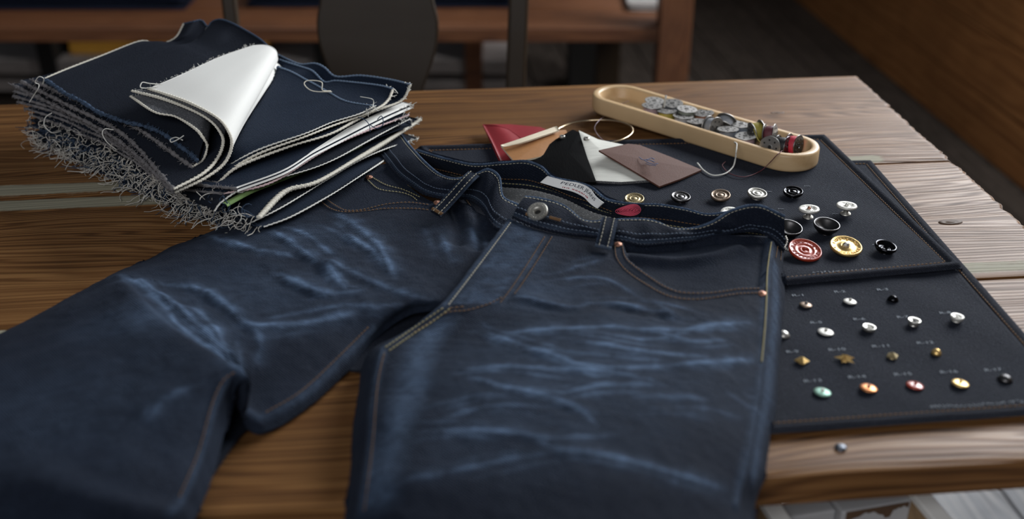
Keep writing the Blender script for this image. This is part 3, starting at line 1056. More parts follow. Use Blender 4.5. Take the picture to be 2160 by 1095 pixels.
def fbm(V, seed, lo, hi, n=14, aniso=(1, 1)):
    """smooth irregular undulation built from many crossing waves, wavelengths lo..hi metres"""
    rng = np.random.default_rng(seed)
    out = np.zeros(len(V))
    for _ in range(n):
        lam = math.exp(rng.uniform(math.log(lo), math.log(hi)))
        a = rng.uniform(0, 2 * PI)
        kx, ky = math.cos(a) * 2 * PI / lam * aniso[0], math.sin(a) * 2 * PI / lam * aniso[1]
        ph = kx * V[:, 0] + ky * V[:, 1] + rng.uniform(0, 6.28)
        out += np.sin(ph + 1.2 * np.sin(ph * .37 + rng.uniform(0, 6))) * (lam / hi) ** .6
    return out / math.sqrt(n)


def signed_line(V, L):
    """distance to a polyline, its sign telling the side, and the position along it (0..1)"""
    D = np.full(len(V), 1e9)
    Sg = np.ones(len(V))
    U = np.zeros(len(V))
    n = len(L) - 1
    for i, (a, b) in enumerate(zip(L[:-1], L[1:])):
        ab = b - a
        t = np.clip(((V - a) @ ab) / (ab @ ab + 1e-12), 0, 1)
        d_ = V - a - t[:, None] * ab
        dd = np.linalg.norm(d_, axis=1)
        k = dd < D
        D = np.where(k, dd, D)
        Sg = np.where(k, np.sign(ab[0] * d_[:, 1] - ab[1] * d_[:, 0]), Sg)
        U = np.where(k, (i + t) / n, U)
    return D, Sg, U


def whisker(G, ws, seed=1, crump=1.0, dmul=.55, wmul=1.0, comp=2, wgain=1.1):
    """raise crumpled ridges along the whiskers, steep on one side, and mark their crests as worn"""
    sf = Surf([G])
    V = G.reshape(-1, 3).copy()
    N = normals(G)
    if N[..., 2].mean() < 0:
        N = -N
    N = N.reshape(-1, 3)
    h = crump * (.0007 * fbm(V, seed, .03, .10) + .00018 * fbm(V, seed + 1, .008, .022))
    wear = np.zeros(len(V))
    jit = fbm(V, seed + 2, .006, .03)
    j2 = fbm(V, seed + 3, .02, .06)
    rng = np.random.default_rng(seed)
    more = []
    for pix, amp, ws_ in ws:                      # each crease has fainter companions beside it
        more.append((pix, amp, ws_))
        for _ in range(comp):
            dx, dy = rng.uniform(-45, 45), rng.choice([-1, 1]) * rng.uniform(7, 20)
            q_ = [(x + dx + rng.uniform(-8, 8), y + dy + rng.uniform(-5, 5)) for x, y in pix]
            i0 = int(rng.integers(0, max(1, len(q_) - 2)))
            more.append((q_[i0:i0 + max(3, len(q_) * 2 // 3)], amp * .45, ws_ * rng.uniform(.35, .65)))
    for pix, amp, ws_ in more:
        L = sf.line(pix, 24, 0)
        if len(L) < 2:
            continue
        D, Sg, U = signed_line(V, L)
        e = np.minimum(np.linalg.norm(V - L[0], axis=1), np.linalg.norm(V - L[-1], axis=1))
        k = np.clip(e / .022, .0, 1) ** .8 * (.75 + .35 * np.clip(j2, -1, 1))
        wide = wmul * np.where(Sg > 0, .0075, .0036) * (1 + .12 * jit)
        prof = np.exp(-(D / wide) ** 2)
        deep = 1.0 if amp > 2.5 else dmul
        h = h + deep * amp * .0010 * k * prof - .25 * deep * amp * .001 * k * np.exp(-((D - .0065) / .0040) ** 2) * (Sg < 0)
        wear = np.maximum(wear, ws_ * (.2 + .8 * k) * (1.05 * np.exp(-(D / (.0017 * wmul)) ** 2) + .42 * np.exp(-(D / (.0052 * wmul)) ** 2) + .18 * np.exp(-(D / .012) ** 2)) * (.85 + .4 * jit))
    wear = np.clip(wear * wgain, 0, 1.4)
    return V, N, h, wear, sf


def broad(V, c, rx, ry, s):
    return s * np.exp(-((V[:, 0] - c[0]) / rx) ** 2 - ((V[:, 1] - c[1]) / ry) ** 2)


def rest_on(V, trees, th=.0016):
    """keep cloth above the table, the mats and whatever else it lies on"""
    for i in range(len(V)):
        x, y, z = V[i]
        s = (x - C0[0]) * ED[0] + (y - C0[1]) * ED[1] + .6865
        if z > T + .022:
            continue
        lim = T + th + .0008 if s > -.0015 else -9
        for t in trees:
            loc, _, _, _ = t.ray_cast(Vector((x, y, T + .3)), Vector((0, 0, -1)))
            if loc is not None:
                lim = max(lim, loc.z + th + .0006)
        if z < lim:
            V[i, 2] = lim
    return V


# right half
V, N, h, wear, SB0 = whisker(GB, whisk_R, 21)
for (px, py, z, rx, ry, s) in ((1230, 770, 3.5, .10, .055, .24), (1150, 900, 3.4, .08, .045, .16), (1080, 545, 3.3, .022, .045, .36), (1130, 620, 3.3, .035, .03, .26), (1300, 690, 3.4, .09, .02, .2)):
    wear = np.maximum(wear, broad(V, PC(px, py, z), rx, ry, s)) + .2 * broad(V, PC(px, py, z), rx, ry, s)
inner = SB0.line([(925, 690), (888, 742), (868, 812), (842, 883), (812, 978), (800, 1040)], 24, 0)
wear = np.maximum(wear, .62 * np.exp(-(near_line(V, [inner]) / .012) ** 2))
side = SB0.line([(1634, 560), (1636, 650), (1626, 760), (1610, 880), (1590, 1000)], 24, 0)
wear = np.maximum(wear, .42 * np.exp(-(near_line(V, [side]) / .006) ** 2))
# pocket: facing lies lower than the pocket edge and was never washed out
pk_edge = SB0.line([(1316, 512), (1320, 538), (1334, 556), (1372, 583), (1412, 607), (1445, 616), (1500, 616), (1560, 608), (1606, 607)], 50, 0)
pk_low = SB0.line([(1296, 516), (1300, 545), (1320, 572), (1360, 600), (1400, 622), (1435, 632), (1482, 633), (1556, 622), (1608, 620)], 50, 0)
poly = [tuple(q[:2]) for q in pk_edge] + [tuple(SB0.hit(x, y)[:2]) for x, y in ((1612, 580), (1616, 530), (1622, 502), (1560, 500), (1480, 506), (1400, 517), (1340, 517))]
ip = in_poly(V[:, 0], V[:, 1], poly) & (N[:, 2] > .1)
de = near_line(V, [pk_edge])
h = np.where(ip, -.0048 * np.clip(de / .0014, 0, 1) + .5 * h, h)
mh = ~ip & (de < .008)
h = np.where(mh, .0012 * np.clip(1.2 - de / .008, 0, 1) + h * .3, h)
wear = np.where(ip, .02, np.where(mh, wear * .25 + .05, wear))
fold = SB0.line([(1330, 535), (1420, 545), (1500, 535), (1560, 518)], 20, 0)
h = h + np.where(ip, .0050 * np.exp(-(near_line(V, [fold]) / .006) ** 2), 0)
# seam ridges
out_seam = SB0.line([(1630, 500), (1621, 560), (1616, 612), (1612, 668), (1607, 735), (1598, 810), (1588, 890), (1570, 985), (1550, 1066)], 60, 0)
ins_seam = SB0.line([(806, 745), (798, 775), (790, 828), (782, 930), (769, 1040), (764, 1080)], 50, 0)
cr_seam = SB0.line([(938, 648), (905, 672), (872, 697), (806, 738)], 40, 0)
j_seam = SB0.line([(1156, 500), (1120, 560), (1090, 605), (1065, 640)], 40, 0)
fl_edge = SB0.line([(1078, 463), (1032, 525), (985, 585), (940, 643)], 50, 0)
rise = SB0.line([(1060, 622), (1030, 640), (985, 652), (945, 652)], 30, 0)
for L, a, wd in ((out_seam, .0018, .003), (ins_seam, .0018, .003), (cr_seam, .0014, .003)):
    D = near_line(V, [L])
    h = h + a * np.exp(-(D / wd) ** 2)
    wear = np.maximum(wear, .28 * np.exp(-(D / .004) ** 2))
D = near_line(V, [j_seam])
h = h - .0008 * np.exp(-(D / .002) ** 2)
fpoly = [tuple(q[:2]) for q in fl_edge] + [tuple(q[:2]) for q in j_seam[::-1]]
ifly = in_poly(V[:, 0], V[:, 1], fpoly) & (N[:, 2] > .1)
wear = np.where(ifly, np.maximum(wear, .52 * np.clip(near_line(V, [fl_edge, j_seam]) / .008, .25, 1) * (.75 + .4 * fbm(V, 77, .008, .04))), wear)
D = near_line(V, [fl_edge])
wear = np.maximum(wear, .4 * np.exp(-(D / .003) ** 2))
V2 = rest_on(V + N * h[:, None], (S_low.t, S_up.t))
GB2 = V2.reshape(GB.shape)
mb = MB().sheet(GB2, .0016)
legR = mb.obj('right_front_panel', [M['jeans']], jeans, attrs={'wear': np.clip(wear, 0, 1.3)})
SB = Surf([GB2])

# left half
V, N, h, wear, SA0 = whisker(GA, whisk_L, 33, 1.2, 1.1, 1.35, 1, 1.35)
for (px, py, z, rx, ry, s) in ((340, 665, 4.3, .05, .03, .34), (560, 610, 2.5, .10, .05, .20), (640, 500, 2.4, .06, .03, .2), (150, 850, 3.8, .12, .07, .14)):
    wear = np.maximum(wear, broad(V, PC(px, py, z), rx, ry, s)) + .2 * broad(V, PC(px, py, z), rx, ry, s)
pkL = SA0.line([(688, 420), (707, 433), (731, 444), (767, 442), (814, 431), (862, 427), (907, 431)], 40, 0)
polyL = [tuple(q[:2]) for q in pkL] + [tuple(SA0.hit(x, y)[:2]) for x, y in ((935, 428), (895, 411), (845, 378), (818, 350), (770, 375))if SA0.hit(x, y) is not None]
ip = in_poly(V[:, 0], V[:, 1], polyL) & (N[:, 2] > .1)
de = near_line(V, [pkL])
h = np.where(ip, -.0022 * np.clip(de / .0012, 0, 1), h)
mh = ~ip & (de < .007)
h = np.where(mh, .001 * np.clip(1.2 - de / .007, 0, 1) + h * .3, h)
wear = np.where(ip, .02, np.where(mh, wear * .25 + .05, wear))
insL = SA0.line([(785, 695), (722, 757), (640, 835), (558, 880), (520, 868)], 50, 0)
insL2 = SA0.line([(503, 783), (478, 800), (452, 858), (425, 955), (385, 1050), (360, 1085)], 50, 0)
for L in (insL, insL2):
    if len(L) > 2:
        D = near_line(V, [L])
        h = h + .0015 * np.exp(-(D / .003) ** 2)
        wear = np.maximum(wear, .25 * np.exp(-(D / .004) ** 2))
pleat = [SA0.line(q, 16, 0) for q in ([(1000, 440), (1012, 480), (1008, 520)], [(960, 440), (968, 480), (966, 510)], [(1028, 470), (1040, 500), (1038, 530)])]
for L in pleat:
    h = h - .004 * np.exp(-(near_line(V, [L]) / .006) ** 2)
V2 = rest_on(V + N * h[:, None], ())
GA2 = V2.reshape(GA.shape)
MB().sheet(GA2, .0016).obj('left_front_panel', [M['jeans']], jeans, attrs={'wear': np.clip(wear, 0, 1.3)})
SA = Surf([GA2])

# back of the seat seen in the gap below the crotch, and the back of the fold in the left leg
G = tensor(net_pc([[(828, 640, .8), (880, 640, .7), (950, 650, .6)], [(775, 700, .5), (840, 700, .5), (900, 705, .5)], [(715, 775, .35), (760, 782, .35), (800, 770, .35)]]), 24, 24)
MB().sheet(G, .0015).obj('back_panel', M['jeans_raw'], jeans)
G = tensor(net_pc([[(430, 760, .6), (520, 850, .5), (590, 890, .4)], [(400, 830, .6), (480, 890, .5), (520, 905, .4)], [(360, 960, .6), (430, 990, .5), (450, 1000, .4)]]), 24, 24)
MB().sheet(G, .0015).obj('back_panel', M['jeans_raw'], jeans)

# waistband pieces: strips with a rounded top edge
def strip(name, top, bot, n=140, mat=None, bulge=.002, parent=None, th=.0026, cols=14, wearline=0.35, attrs=True):
    tp, bt = spline([PC(*q) for q in top], n), spline([PC(*q) for q in bot], n)
    t = np.linspace(0, 1, cols)[None, :, None]
    G = bt[:, None] * (1 - t) + tp[:, None] * t
    N = normals(G)
    if N[..., 2].mean() < 0:
        N = -N
    prof = bulge * np.sin(PI * t[0, :, 0]) ** .6 - .0008 * np.exp(-((t[0, :, 0] - .1) / .04) ** 2) - .0008 * np.exp(-((t[0, :, 0] - .91) / .04) ** 2)
    prof = prof[None] + .0008 * np.sin(np.linspace(0, 60, n))[:, None] * (t[0, :, 0] * (1 - t[0, :, 0]) * 3)[None]
    G = G + N * prof[..., None]
    wv = np.maximum(np.exp(-((t[0, :, 0]) / .10) ** 2), .8 * np.exp(-((1 - t[0, :, 0]) / .07) ** 2))[None] * np.ones((n, 1)) * wearline
    o = MB().sheet(G, th).obj(name, mat or M['jeans'], parent or jeans, attrs={'wear': wv.ravel()} if attrs else None)
    return o, G, N


back_bot = [(890, 352, .8), (980, 378, .9), (1058, 389, 1.1), (1126, 396, 1.2), (1189, 413, 1.2), (1252, 442, 1.2), (1315, 459, 1.2), (1378, 474, 1.3), (1462, 487, 1.4), (1560, 492, 1.4), (1640, 505, 1.6)]
back_top = [(878, 316, 2.8), (940, 335, 3.0), (1000, 347, 3.0), (1062, 343, 3.3), (1106, 340, 3.5), (1140, 351, 3.4), (1166, 374, 3.0), (1210, 383, 3.0), (1246, 395, 3.0), (1282, 421, 2.7), (1335, 430, 2.6), (1390, 432, 2.6), (1445, 441, 2.7), (1492, 452, 2.6), (1560, 446, 3.0), (1652, 458, 3.2)]
back_bot16 = [tuple(x) for x in spline(np.array(back_bot, float), 16)]
_, GBK, NBK = strip('waistband', back_top, back_bot16, 200, M['jeans'], .0012)
fr_bot = [(1082, 455, 3.9), (1126, 474, 3.7), (1189, 490, 3.4), (1258, 497, 3.3), (1315, 507, 3.2), (1356, 515, 3.0), (1409, 511, 3.0), (1472, 504, 3.0), (1535, 490, 3.2), (1576, 485, 3.3), (1605, 487, 3.2), (1630, 502, 2.8), (1652, 524, 1.6)]
fr_top = [(1107, 415, 4.6), (1145, 420, 4.5), (1189, 434, 4.2), (1233, 466, 3.8), (1290, 464, 3.9), (1350, 462, 3.9), (1385, 468, 3.8), (1420, 483, 3.4), (1465, 481, 3.5), (1504, 467, 4.1), (1545, 443, 4.7), (1598, 433, 5.0), (1655, 456, 4.3)]
_, GFR, NFR = strip('waistband', fr_top, fr_bot, 200, M['jeans'], .0022)
lf_bot = [(780, 295, 1.2), (815, 338, 2.2), (840, 368, 2.3), (880, 397, 2.4), (900, 408, 2.4), (939, 416, 2.5), (988, 417, 2.8), (1010, 429, 3.0), (1024, 446, 3.0), (1036, 467, 3.0), (1052, 482, 2.8), (1110, 500, 2.2)]
lf_top = [(846, 285, 1.7), (868, 312, 2.7), (893, 339, 3.4), (920, 363, 3.4), (940, 373, 3.4), (965, 377, 3.7), (1002, 368, 4.4), (1030, 357, 5.0), (1053, 374, 4.6), (1060, 414, 3.9), (1088, 430, 3.3), (1130, 446, 2.6)]
_, GLF, NLF = strip('waistband', lf_top, lf_bot, 160, M['jeans'], .0022)
# grey twill lining inside the waist
lt = [(1030, 383, 1.3), (1126, 398, 1.4), (1189, 415, 1.4), (1252, 444, 1.4), (1315, 461, 1.4), (1372, 474, 1.4)]
lb = [(1040, 455, .9), (1100, 462, .9), (1170, 472, .9), (1240, 490, .9), (1310, 490, .9), (1380, 490, .9)]
strip('lining', lt, lb, 60, M['lining'], .0005, cols=10, attrs=False)
# rolled seam between the band and the lining
q = MB()
pts = arc([PC(x, y + 2, z + .25) for x, y, z in back_bot], 300)
q.tube(pts, .0016 + .0003 * np.sin(np.arange(300) * 1.6), 6)
q.obj('inner_seam', M['jeans_raw'], jeans)
for src, rr in ((fr_bot, .0013), (lf_bot, .0013)):
    pts = arc([PC(x, y + 2, z) for x, y, z in src], 260)
    MB().tube(pts, rr + .00035 * np.sin(np.arange(260) * 1.9), 6).obj('seam_roll', M['jeans'], jeans)
pts = arc([PC(*q_) for q_ in fr_top], 260)
MB().tube(pts, .0011, 6).obj('top_edge', M['jeans'], jeans, attrs={'wear': np.full(260 * 6, .75)})
pts = arc([PC(*q_) for q_ in lf_top], 260)
MB().tube(pts, .0011, 6).obj('top_edge', M['jeans'], jeans, attrs={'wear': np.full(260 * 6, .75)})
pts = arc([PC(*q_) for q_ in back_top], 260)
MB().tube(pts, .0011, 6).obj('top_edge', M['jeans'], jeans, attrs={'wear': np.full(260 * 6, .65)})

# seams sewn on the surfaces
def sew(name, mat, surf, pixes, lift=.0003, r=.0004, pitch=.0031):
    mb = MB()
    for pix in pixes:
        L = surf.line(pix, max(16, 6 * len(pix)), lift)
        if len(L) > 3:
            stitches(mb, L, pitch=pitch, r=r)
    if mb.n:
        return tag(mb.obj(name, mat, jeans), kind='stuff')


def sew_strip(name, mat, G, N, ts, r=.0004, sgn=1, lift=.0004, i0=0, i1=None):
    mb = MB()
    n = G.shape[1]
    for t in ts:
        f = t * (n - 1)
        j = int(f)
        a = f - j
        L = G[i0:i1, j] * (1 - a) + G[i0:i1, min(j + 1, n - 1)] * a + N[i0:i1, j] * lift * sgn
        stitches(mb, L, N[i0:i1, j] * sgn, r=r)
    return tag(mb.obj(name, mat, jeans), kind='stuff')


sew('pocket_stitching', M['orange_st'], SB, [[(1297, 517), (1301, 545), (1321, 572), (1361, 600), (1401, 622), (1435, 631), (1482, 632), (1556, 621), (1606, 619)], [(1312, 514), (1317, 540), (1331, 557), (1370, 586), (1408, 609), (1443, 619), (1500, 619), (1560, 611), (1603, 610)]])
sew('fly_stitching', M['cream_st'], SB, [[(1084, 462), (1036, 527), (990, 588), (946, 645)]], r=.0005)
sew('fly_stitching', M['orange_st'], SB, [[(1149, 500), (1110, 562), (1078, 610), (1055, 640)], [(1165, 500), (1128, 560), (1098, 605), (1085, 622)]])
sew('rise_stitching', M['orange_st'], SB, [[(1060, 628), (1030, 643), (985, 656), (945, 660), (905, 683), (872, 704)], [(945, 652), (980, 648)]])
sew('crotch_stitching', M['yellow_st'], SB, [[(936, 650), (903, 673), (868, 697), (812, 735)], [(950, 652), (910, 682), (874, 705), (820, 742)]], r=.0005)
sew('inseam_stitching', M['orange_st'], SB, [[(811, 745), (803, 778), (795, 828), (787, 930), (774, 1040), (769, 1080)]])
sew('outseam_stitching', M['yellow_st'], SB, [[(1627, 512), (1622, 545), (1618, 580), (1616, 640), (1613, 690), (1609, 735), (1606, 765)]], r=.0007)
sew('outseam_stitching', M['orange_st'], SB, [[(1640, 520), (1636, 545)], [(1648, 526), (1646, 550)]])
sew('pocket_stitching', M['orange_st'], SA, [[(679, 428), (696, 440), (717, 447), (743, 448), (779, 445), (814, 441), (874, 441), (905, 444)], [(688, 421), (707, 434), (731, 445), (767, 443), (814, 432), (862, 428), (905, 433)]])
sew('watch_pocket_stitching', M['yellow_st'], SA, [[(775, 380), (800, 400), (845, 407), (867, 414), (880, 424)], [(785, 375), (814, 391), (850, 401), (886, 417)]])
sew('inseam_stitching', M['orange_st'], SA, [[(778, 690), (718, 750), (636, 826), (560, 872)], [(496, 786), (470, 805), (446, 858), (418, 955), (378, 1050)]])
sew_strip('waistband_stitching', M['cream_st'], GFR, NFR, (.93,), r=.00035)
sew_strip('waistband_stitching', M['blue_st'], GFR, NFR, (.10, .30), r=.0005)
sew_strip('waistband_stitching', M['cream_st'], GLF, NLF, (.92,), r=.00035)
sew_strip('waistband_stitching', M['blue_st'], GLF, NLF, (.10, .30), r=.0005)
sgn = 1 if NBK[..., 1].mean() < 0 else -1
sew_strip('waistband_stitching', M['orange_st'], GBK, NBK, (.30,), r=.00045, sgn=1, lift=.0006)
sew_strip('waistband_stitching', M['yellow_st'], GBK, NBK, (.08,), r=.0005, sgn=1, lift=.0006)
sew_strip('waistband_stitching', M['cream_st'], GBK, NBK, (.93,), r=.00035, sgn=1, lift=.0006)

# belt loops
def belt_loop(path, width, name='belt_loop', bar=True):
    c = spline([PC(*q_) for q_ in path], 40)
    t = np.gradient(c, axis=0)
    t /= np.linalg.norm(t, axis=1)[:, None]
    side = np.cross(t, np.array([0, -.4, .9]))
    side /= np.linalg.norm(side, axis=1)[:, None]
    u = np.linspace(-1, 1, 9)[None, :, None]
    G = c[:, None] + side[:, None] * u * width / 2
    N = normals(G)
    if N[..., 2].mean() < 0:
        N = -N
    G = G + N * (.0008 * (1 - u ** 4))
    wv = np.ones((40, 1)) * (.35 * np.exp(-((1 - abs(u[0, :, 0])) / .2) ** 2))[None] + .06
    o = MB().sheet(G, .0022).obj(name, M['jeans'], jeans, attrs={'wear': wv.ravel()})
    mb = MB()
    for j in (2, 6):
        stitches(mb, G[:, j] + N[:, j] * .0004, N[:, j], r=.00042)
    tag(mb.obj('loop_stitching', M['cream_st'], o), kind='stuff')
    mb = MB()
    for k_ in range(14):
        s = -1 + 2 * k_ / 13
        p = c[-3] + side[-3] * s * width * .46
        mb.tube([p - t[-3] * .0012 + N[-3, 4] * .0008, p + N[-3, 4] * .0018, p + t[-3] * .0016 + N[-3, 4] * .0008], .0004, 4)
    tag(mb.obj('bar_tack', M['orange_st'] if bar else M['blue_st'], o), kind='stuff')


belt_loop([(1000, 366, 5.0), (985, 380, 4.8), (960, 408, 4.0), (938, 432, 3.4), (919, 451, 3.0)], .0105)
belt_loop([(1287, 461, 4.5), (1283, 478, 4.3), (1279, 496, 4.0), (1274, 515, 3.6), (1272, 523, 3.4)], .0125, bar=False)

# front button, buttonhole, rivets
def button_shape(r):
    return [(0, .0004), (r * .26, .0004), (r * .30, .0012), (r * .36, .0024), (r * .5, .0028), (r * .82, .0026), (r * .93, .0029), (r, .0022), (r * .98, .0010), (r * .7, .0), (r * .3, -.0012), (r * .3, -.004)]


bp = PC(1135, 449, 5.0)
fb = thing('tmp', None, None, tuple(bp))
bpy.data.objects.remove(fb)
Mx = Matrix.Translation(bp) @ Matrix.Rotation(math.radians(-16), 4, 'Y') @ Matrix.Rotation(math.radians(28), 4, 'X')
bo = MB().lathe(button_shape(.0080), 36, M=Mx).obj('button', M['old_silver'], jeans)
sharp(bo, 50)
MB().lathe([(0, .00045), (.0024, .0005), (.0025, .0002)], 16, M=Mx).obj('button_recess', M['dark_hole'], bo)
q = MB()
for k_ in range(22):
    a = k_ * 2 * PI / 22
    if k_ % 11 == 5:
        continue
    p = Mx @ Vector((.0054 * math.cos(a), .0054 * math.sin(a), .0028))
    p2 = Mx @ Vector((.0066 * math.cos(a + .1), .0066 * math.sin(a + .1), .0028))
    q.tube([p, p2], .0003, 4)
tag(q.obj('raised_lettering', M['nickel'], bo), kind='stuff')
q = MB()
for k_ in range(26):
    f_ = k_ / 25
    p = PC(1160 + 22 * f_, 459 + 6 * f_, 4.6)
    q.tube([p + np.array([-.0004, -.0017, 0]), p + np.array([0, 0, .0012]), p + np.array([.0004, .0017, 0])], .0004, 4)
for k_ in range(10):
    p = PC(1110 + 1.2 * k_, 452 + .4 * k_, 4.6)
    q.tube([p + np.array([-.0004, -.0017, 0]), p + np.array([0, 0, .001]), p + np.array([.0004, .0017, 0])], .0004, 4)
tag(q.obj('buttonhole', M['orange_st'], jeans), kind='stuff')
for (px, py, sf) in ((1304, 517, SB), (1607, 621, SB), (778, 374, SA), (922, 427, SA)):
    p = sf.hit(px, py, .0008)
    if p is None:
        p = PC(px, py, 2.6)
    Mr = Matrix.Translation(p) @ Matrix.Rotation(math.radians(8), 4, 'X')
    o = MB().lathe([(0, .0013), (.0007, .0012), (.0010, .0006), (.0014, .0004), (.0027, .0004), (.0030, .0001), (.0028, -.001)], 20, M=Mr).obj('rivet', M['copper'], jeans)

# labels inside the waist
def curved_patch(top, bot, n=40, c=12, lift=.0006):
    tp, bt = spline([PC(*q_) for q_ in top], n), spline([PC(*q_) for q_ in bot], n)
    t = np.linspace(0, 1, c)[None, :, None]
    G = bt[:, None] * (1 - t) + tp[:, None] * t
    N = normals(G)
    if N[..., 1].mean() > 0:
        N = -N
    return G + N * lift, N


lab_top = [(1157, 371, 3.15), (1192, 381, 3.05), (1222, 388, 3.0), (1246, 399, 2.95), (1262, 417, 2.8), (1279, 428, 2.75)]
lab_bot = [(1143, 385, 2.5), (1177, 397, 2.4), (1210, 407, 2.35), (1234, 419, 2.3), (1249, 431, 2.2), (1265, 438, 2.15)]
GLB, NLB = curved_patch(lab_top, lab_bot, lift=.0030)
lab = MB().sheet(GLB, .0006).obj('woven_label', M['label'], jeans)


def text_mesh(body, size):
    cu = bpy.data.curves.new('lettering', 'FONT')
    cu.body = body
    cu.size = size
    cu.resolution_u = 3
    cu.align_x = 'CENTER'
    cu.align_y = 'CENTER'
    o = bpy.data.objects.new('lettering', cu)
    COL.objects.link(o)
    dg = bpy.context.evaluated_depsgraph_get()
    me = bpy.data.meshes.new_from_object(o.evaluated_get(dg))
    v = np.array([tuple(x.co) for x in me.vertices]).reshape(-1, 3)
    f = [tuple(p.vertices) for p in me.polygons]
    bpy.data.objects.remove(o)
    bpy.data.curves.remove(cu)
    bpy.data.meshes.remove(me)
    return v, f


def text_on_patch(body, G, N, u0, u1, v0, v1, mat, name, parent, lift=.0003, skew=0):
    v, f = text_mesh(body, 1.0)
    x0, x1 = v[:, 0].min(), v[:, 0].max()
    y0, y1 = v[:, 1].min(), v[:, 1].max()
    U = u0 + (u1 - u0) * (v[:, 0] - x0) / (x1 - x0)
    W = v0 + (v1 - v0) * (v[:, 1] - y0) / (y1 - y0)
    fi, fj = U * (G.shape[0] - 1), W * (G.shape[1] - 1)
    i, j = np.clip(fi.astype(int), 0, G.shape[0] - 2), np.clip(fj.astype(int), 0, G.shape[1] - 2)
    a, b = (fi - i)[:, None], (fj - j)[:, None]
    p = G[i, j] * (1 - a) * (1 - b) + G[i + 1, j] * a * (1 - b) + G[i, j + 1] * (1 - a) * b + G[i + 1, j + 1] * a * b
    p = p + N[i, j] * lift
    return MB().add(p, f).obj(name, mat, parent, False)


text_on_patch('PEDLER JEANS', GLB, NLB, .20, .84, .42, .82, M['ink'], 'lettering', lab)
q = MB()
for k_ in range(16):
    u = .27 + .43 * k_ / 15
    i = int(u * 39)
    hh = .10 + .05 * ((k_ * 7) % 3)
    p0 = GLB[i, 2] + NLB[i, 2] * .0004
    p1 = GLB[i, 3] + NLB[i, 3] * .0004
    q.tube([p0, p0 * .5 + p1 * .5 + np.array([.0004 * (-1) ** k_, 0, 0]), p1], .00028, 4)
    q.tube([p0, p0 + np.array([.0007, 0, -.0001])], .00022, 4)
tag(q.obj('small_red_lettering', M['ink_red'], lab), kind='stuff')
red_top = [(1303, 429, 2.65), (1325, 429, 2.6), (1345, 430, 2.6), (1362, 433, 2.6)]
red_bot = [(1290, 449, 1.7), (1310, 453, 1.65), (1332, 457, 1.6), (1348, 459, 1.6)]
GRP, NRP = curved_patch(red_top, red_bot, lift=.0028)
rp = MB().sheet(GRP, .0006).obj('size_patch', M['jeans_raw'], jeans)
q = MB()
for k_ in range(7):
    rr = .98 - k_ * .135
    pts = []
    for a in np.linspace(0, 2 * PI, 40):
        u, v_ = .5 + .46 * rr * math.cos(a), .5 + .46 * rr * math.sin(a) * (1 if rr > .3 else .8)
        i, j = int(u * 39), int(v_ * 11)
        fi, fj = u * 39 - i, v_ * 11 - j
        i2, j2 = min(i + 1, 39), min(j + 1, 11)
        p = GRP[i, j] * (1 - fi) * (1 - fj) + GRP[i2, j] * fi * (1 - fj) + GRP[i, j2] * (1 - fi) * fj + GRP[i2, j2] * fi * fj
        pts.append(p + NRP[i, j] * .0005)
    q.tube(np.array(pts), .00036, 5)
for k_ in range(6):
    i = 8 + k_ * 4
    q.tube([GRP[i, 4] + NRP[i, 4] * .0008, GRP[min(i + 4, 39), 7] + NRP[i, 6] * .0008], .0005, 5)
tag(q.obj('red_embroidery', M['patch_red'], rp), kind='stuff')

# small ball chain hanging at the jeans' side
q0 = [PC(1657, 500, 1.6), PC(1660, 508, 1.5), PC(1658, 516, 1.3), PC(1655, 524, 1.2), PC(1664, 528, 1.0), PC(1672, 530, .9)]
chn = thing('ball_chain', 'tiny silver ball chain at the side of the waistband beside the red button', 'chain', tuple(q0[0]))
q = arc(q0, 11)
for p in q:
    MB().lathe([(.0000, .0011), (.0008, .0008), (.0011, 0), (.0008, -.0008), (0, -.0011)], 10, M=Matrix.Translation(p)).obj('bead', M['nickel'], chn)
MB().tube(q, .0003, 4).obj('wire', M['nickel'], chn)

# ------------------------------------------------------------------ pile of denim swatches
def coons(bottom, top, left, right, n, m):
    """bottom, top: curves along u; left, right: curves along v (bottom->top)"""
    b, t = arc(bottom, n), arc(top, n)
    l, r = arc(left, m), arc(right, m)
    u, v = np.linspace(0, 1, n)[:, None, None], np.linspace(0, 1, m)[None, :, None]
    return (1 - v) * b[:, None] + v * t[:, None] + (1 - u) * l[None] + u * r[None] - ((1 - u) * (1 - v) * b[0] + u * (1 - v) * b[-1] + (1 - u) * v * t[0] + u * v * t[-1])


def fringe(name, edge, outdir, mat, parent, count, lmin, lmax, r=.00033, curl=1.0, seed=0, droop=.6, floor_z=T + .0012, seg=9):
    """loose threads leaving a cut edge"""
    rng = np.random.default_rng(seed)
    q = MB()
    E = arc(edge, 200)
    for k_ in range(count):
        p = E[rng.integers(0, 200)] + rng.normal(0, .0006, 3)
        L = rng.uniform(lmin, lmax) * (1.4 if rng.random() < .08 else 1)
        d = np.asarray(outdir, float) + rng.normal(0, .5, 3)
        d /= np.linalg.norm(d)
        ax = rng.normal(0, 1, 3)
        ax /= np.linalg.norm(ax)
        w_ = rng.normal(0, 1.0) * curl * 2.6 / L * .02 / .02
        pts = [p.copy()]
        st = L / seg
        for s in range(seg):
            d = d + np.cross(ax, d) * min(.8, abs(w_) * st * 1.2) * np.sign(w_) + np.array([0, 0, -droop]) * st * 22 + rng.normal(0, .10, 3) * curl
            d /= np.linalg.norm(d)
            p = p + d * st
            if p[2] < floor_z:
                p[2] = floor_z + .0004 * rng.random()
                d[2] = abs(d[2]) * .2
            pts.append(p.copy())
        rr = r * rng.uniform(.7, 1.5)
        q.tube(np.array(pts), np.linspace(rr, rr * .7, len(pts)), 4, cap=False)
    return tag(q.obj(name, mat, parent), kind='stuff')


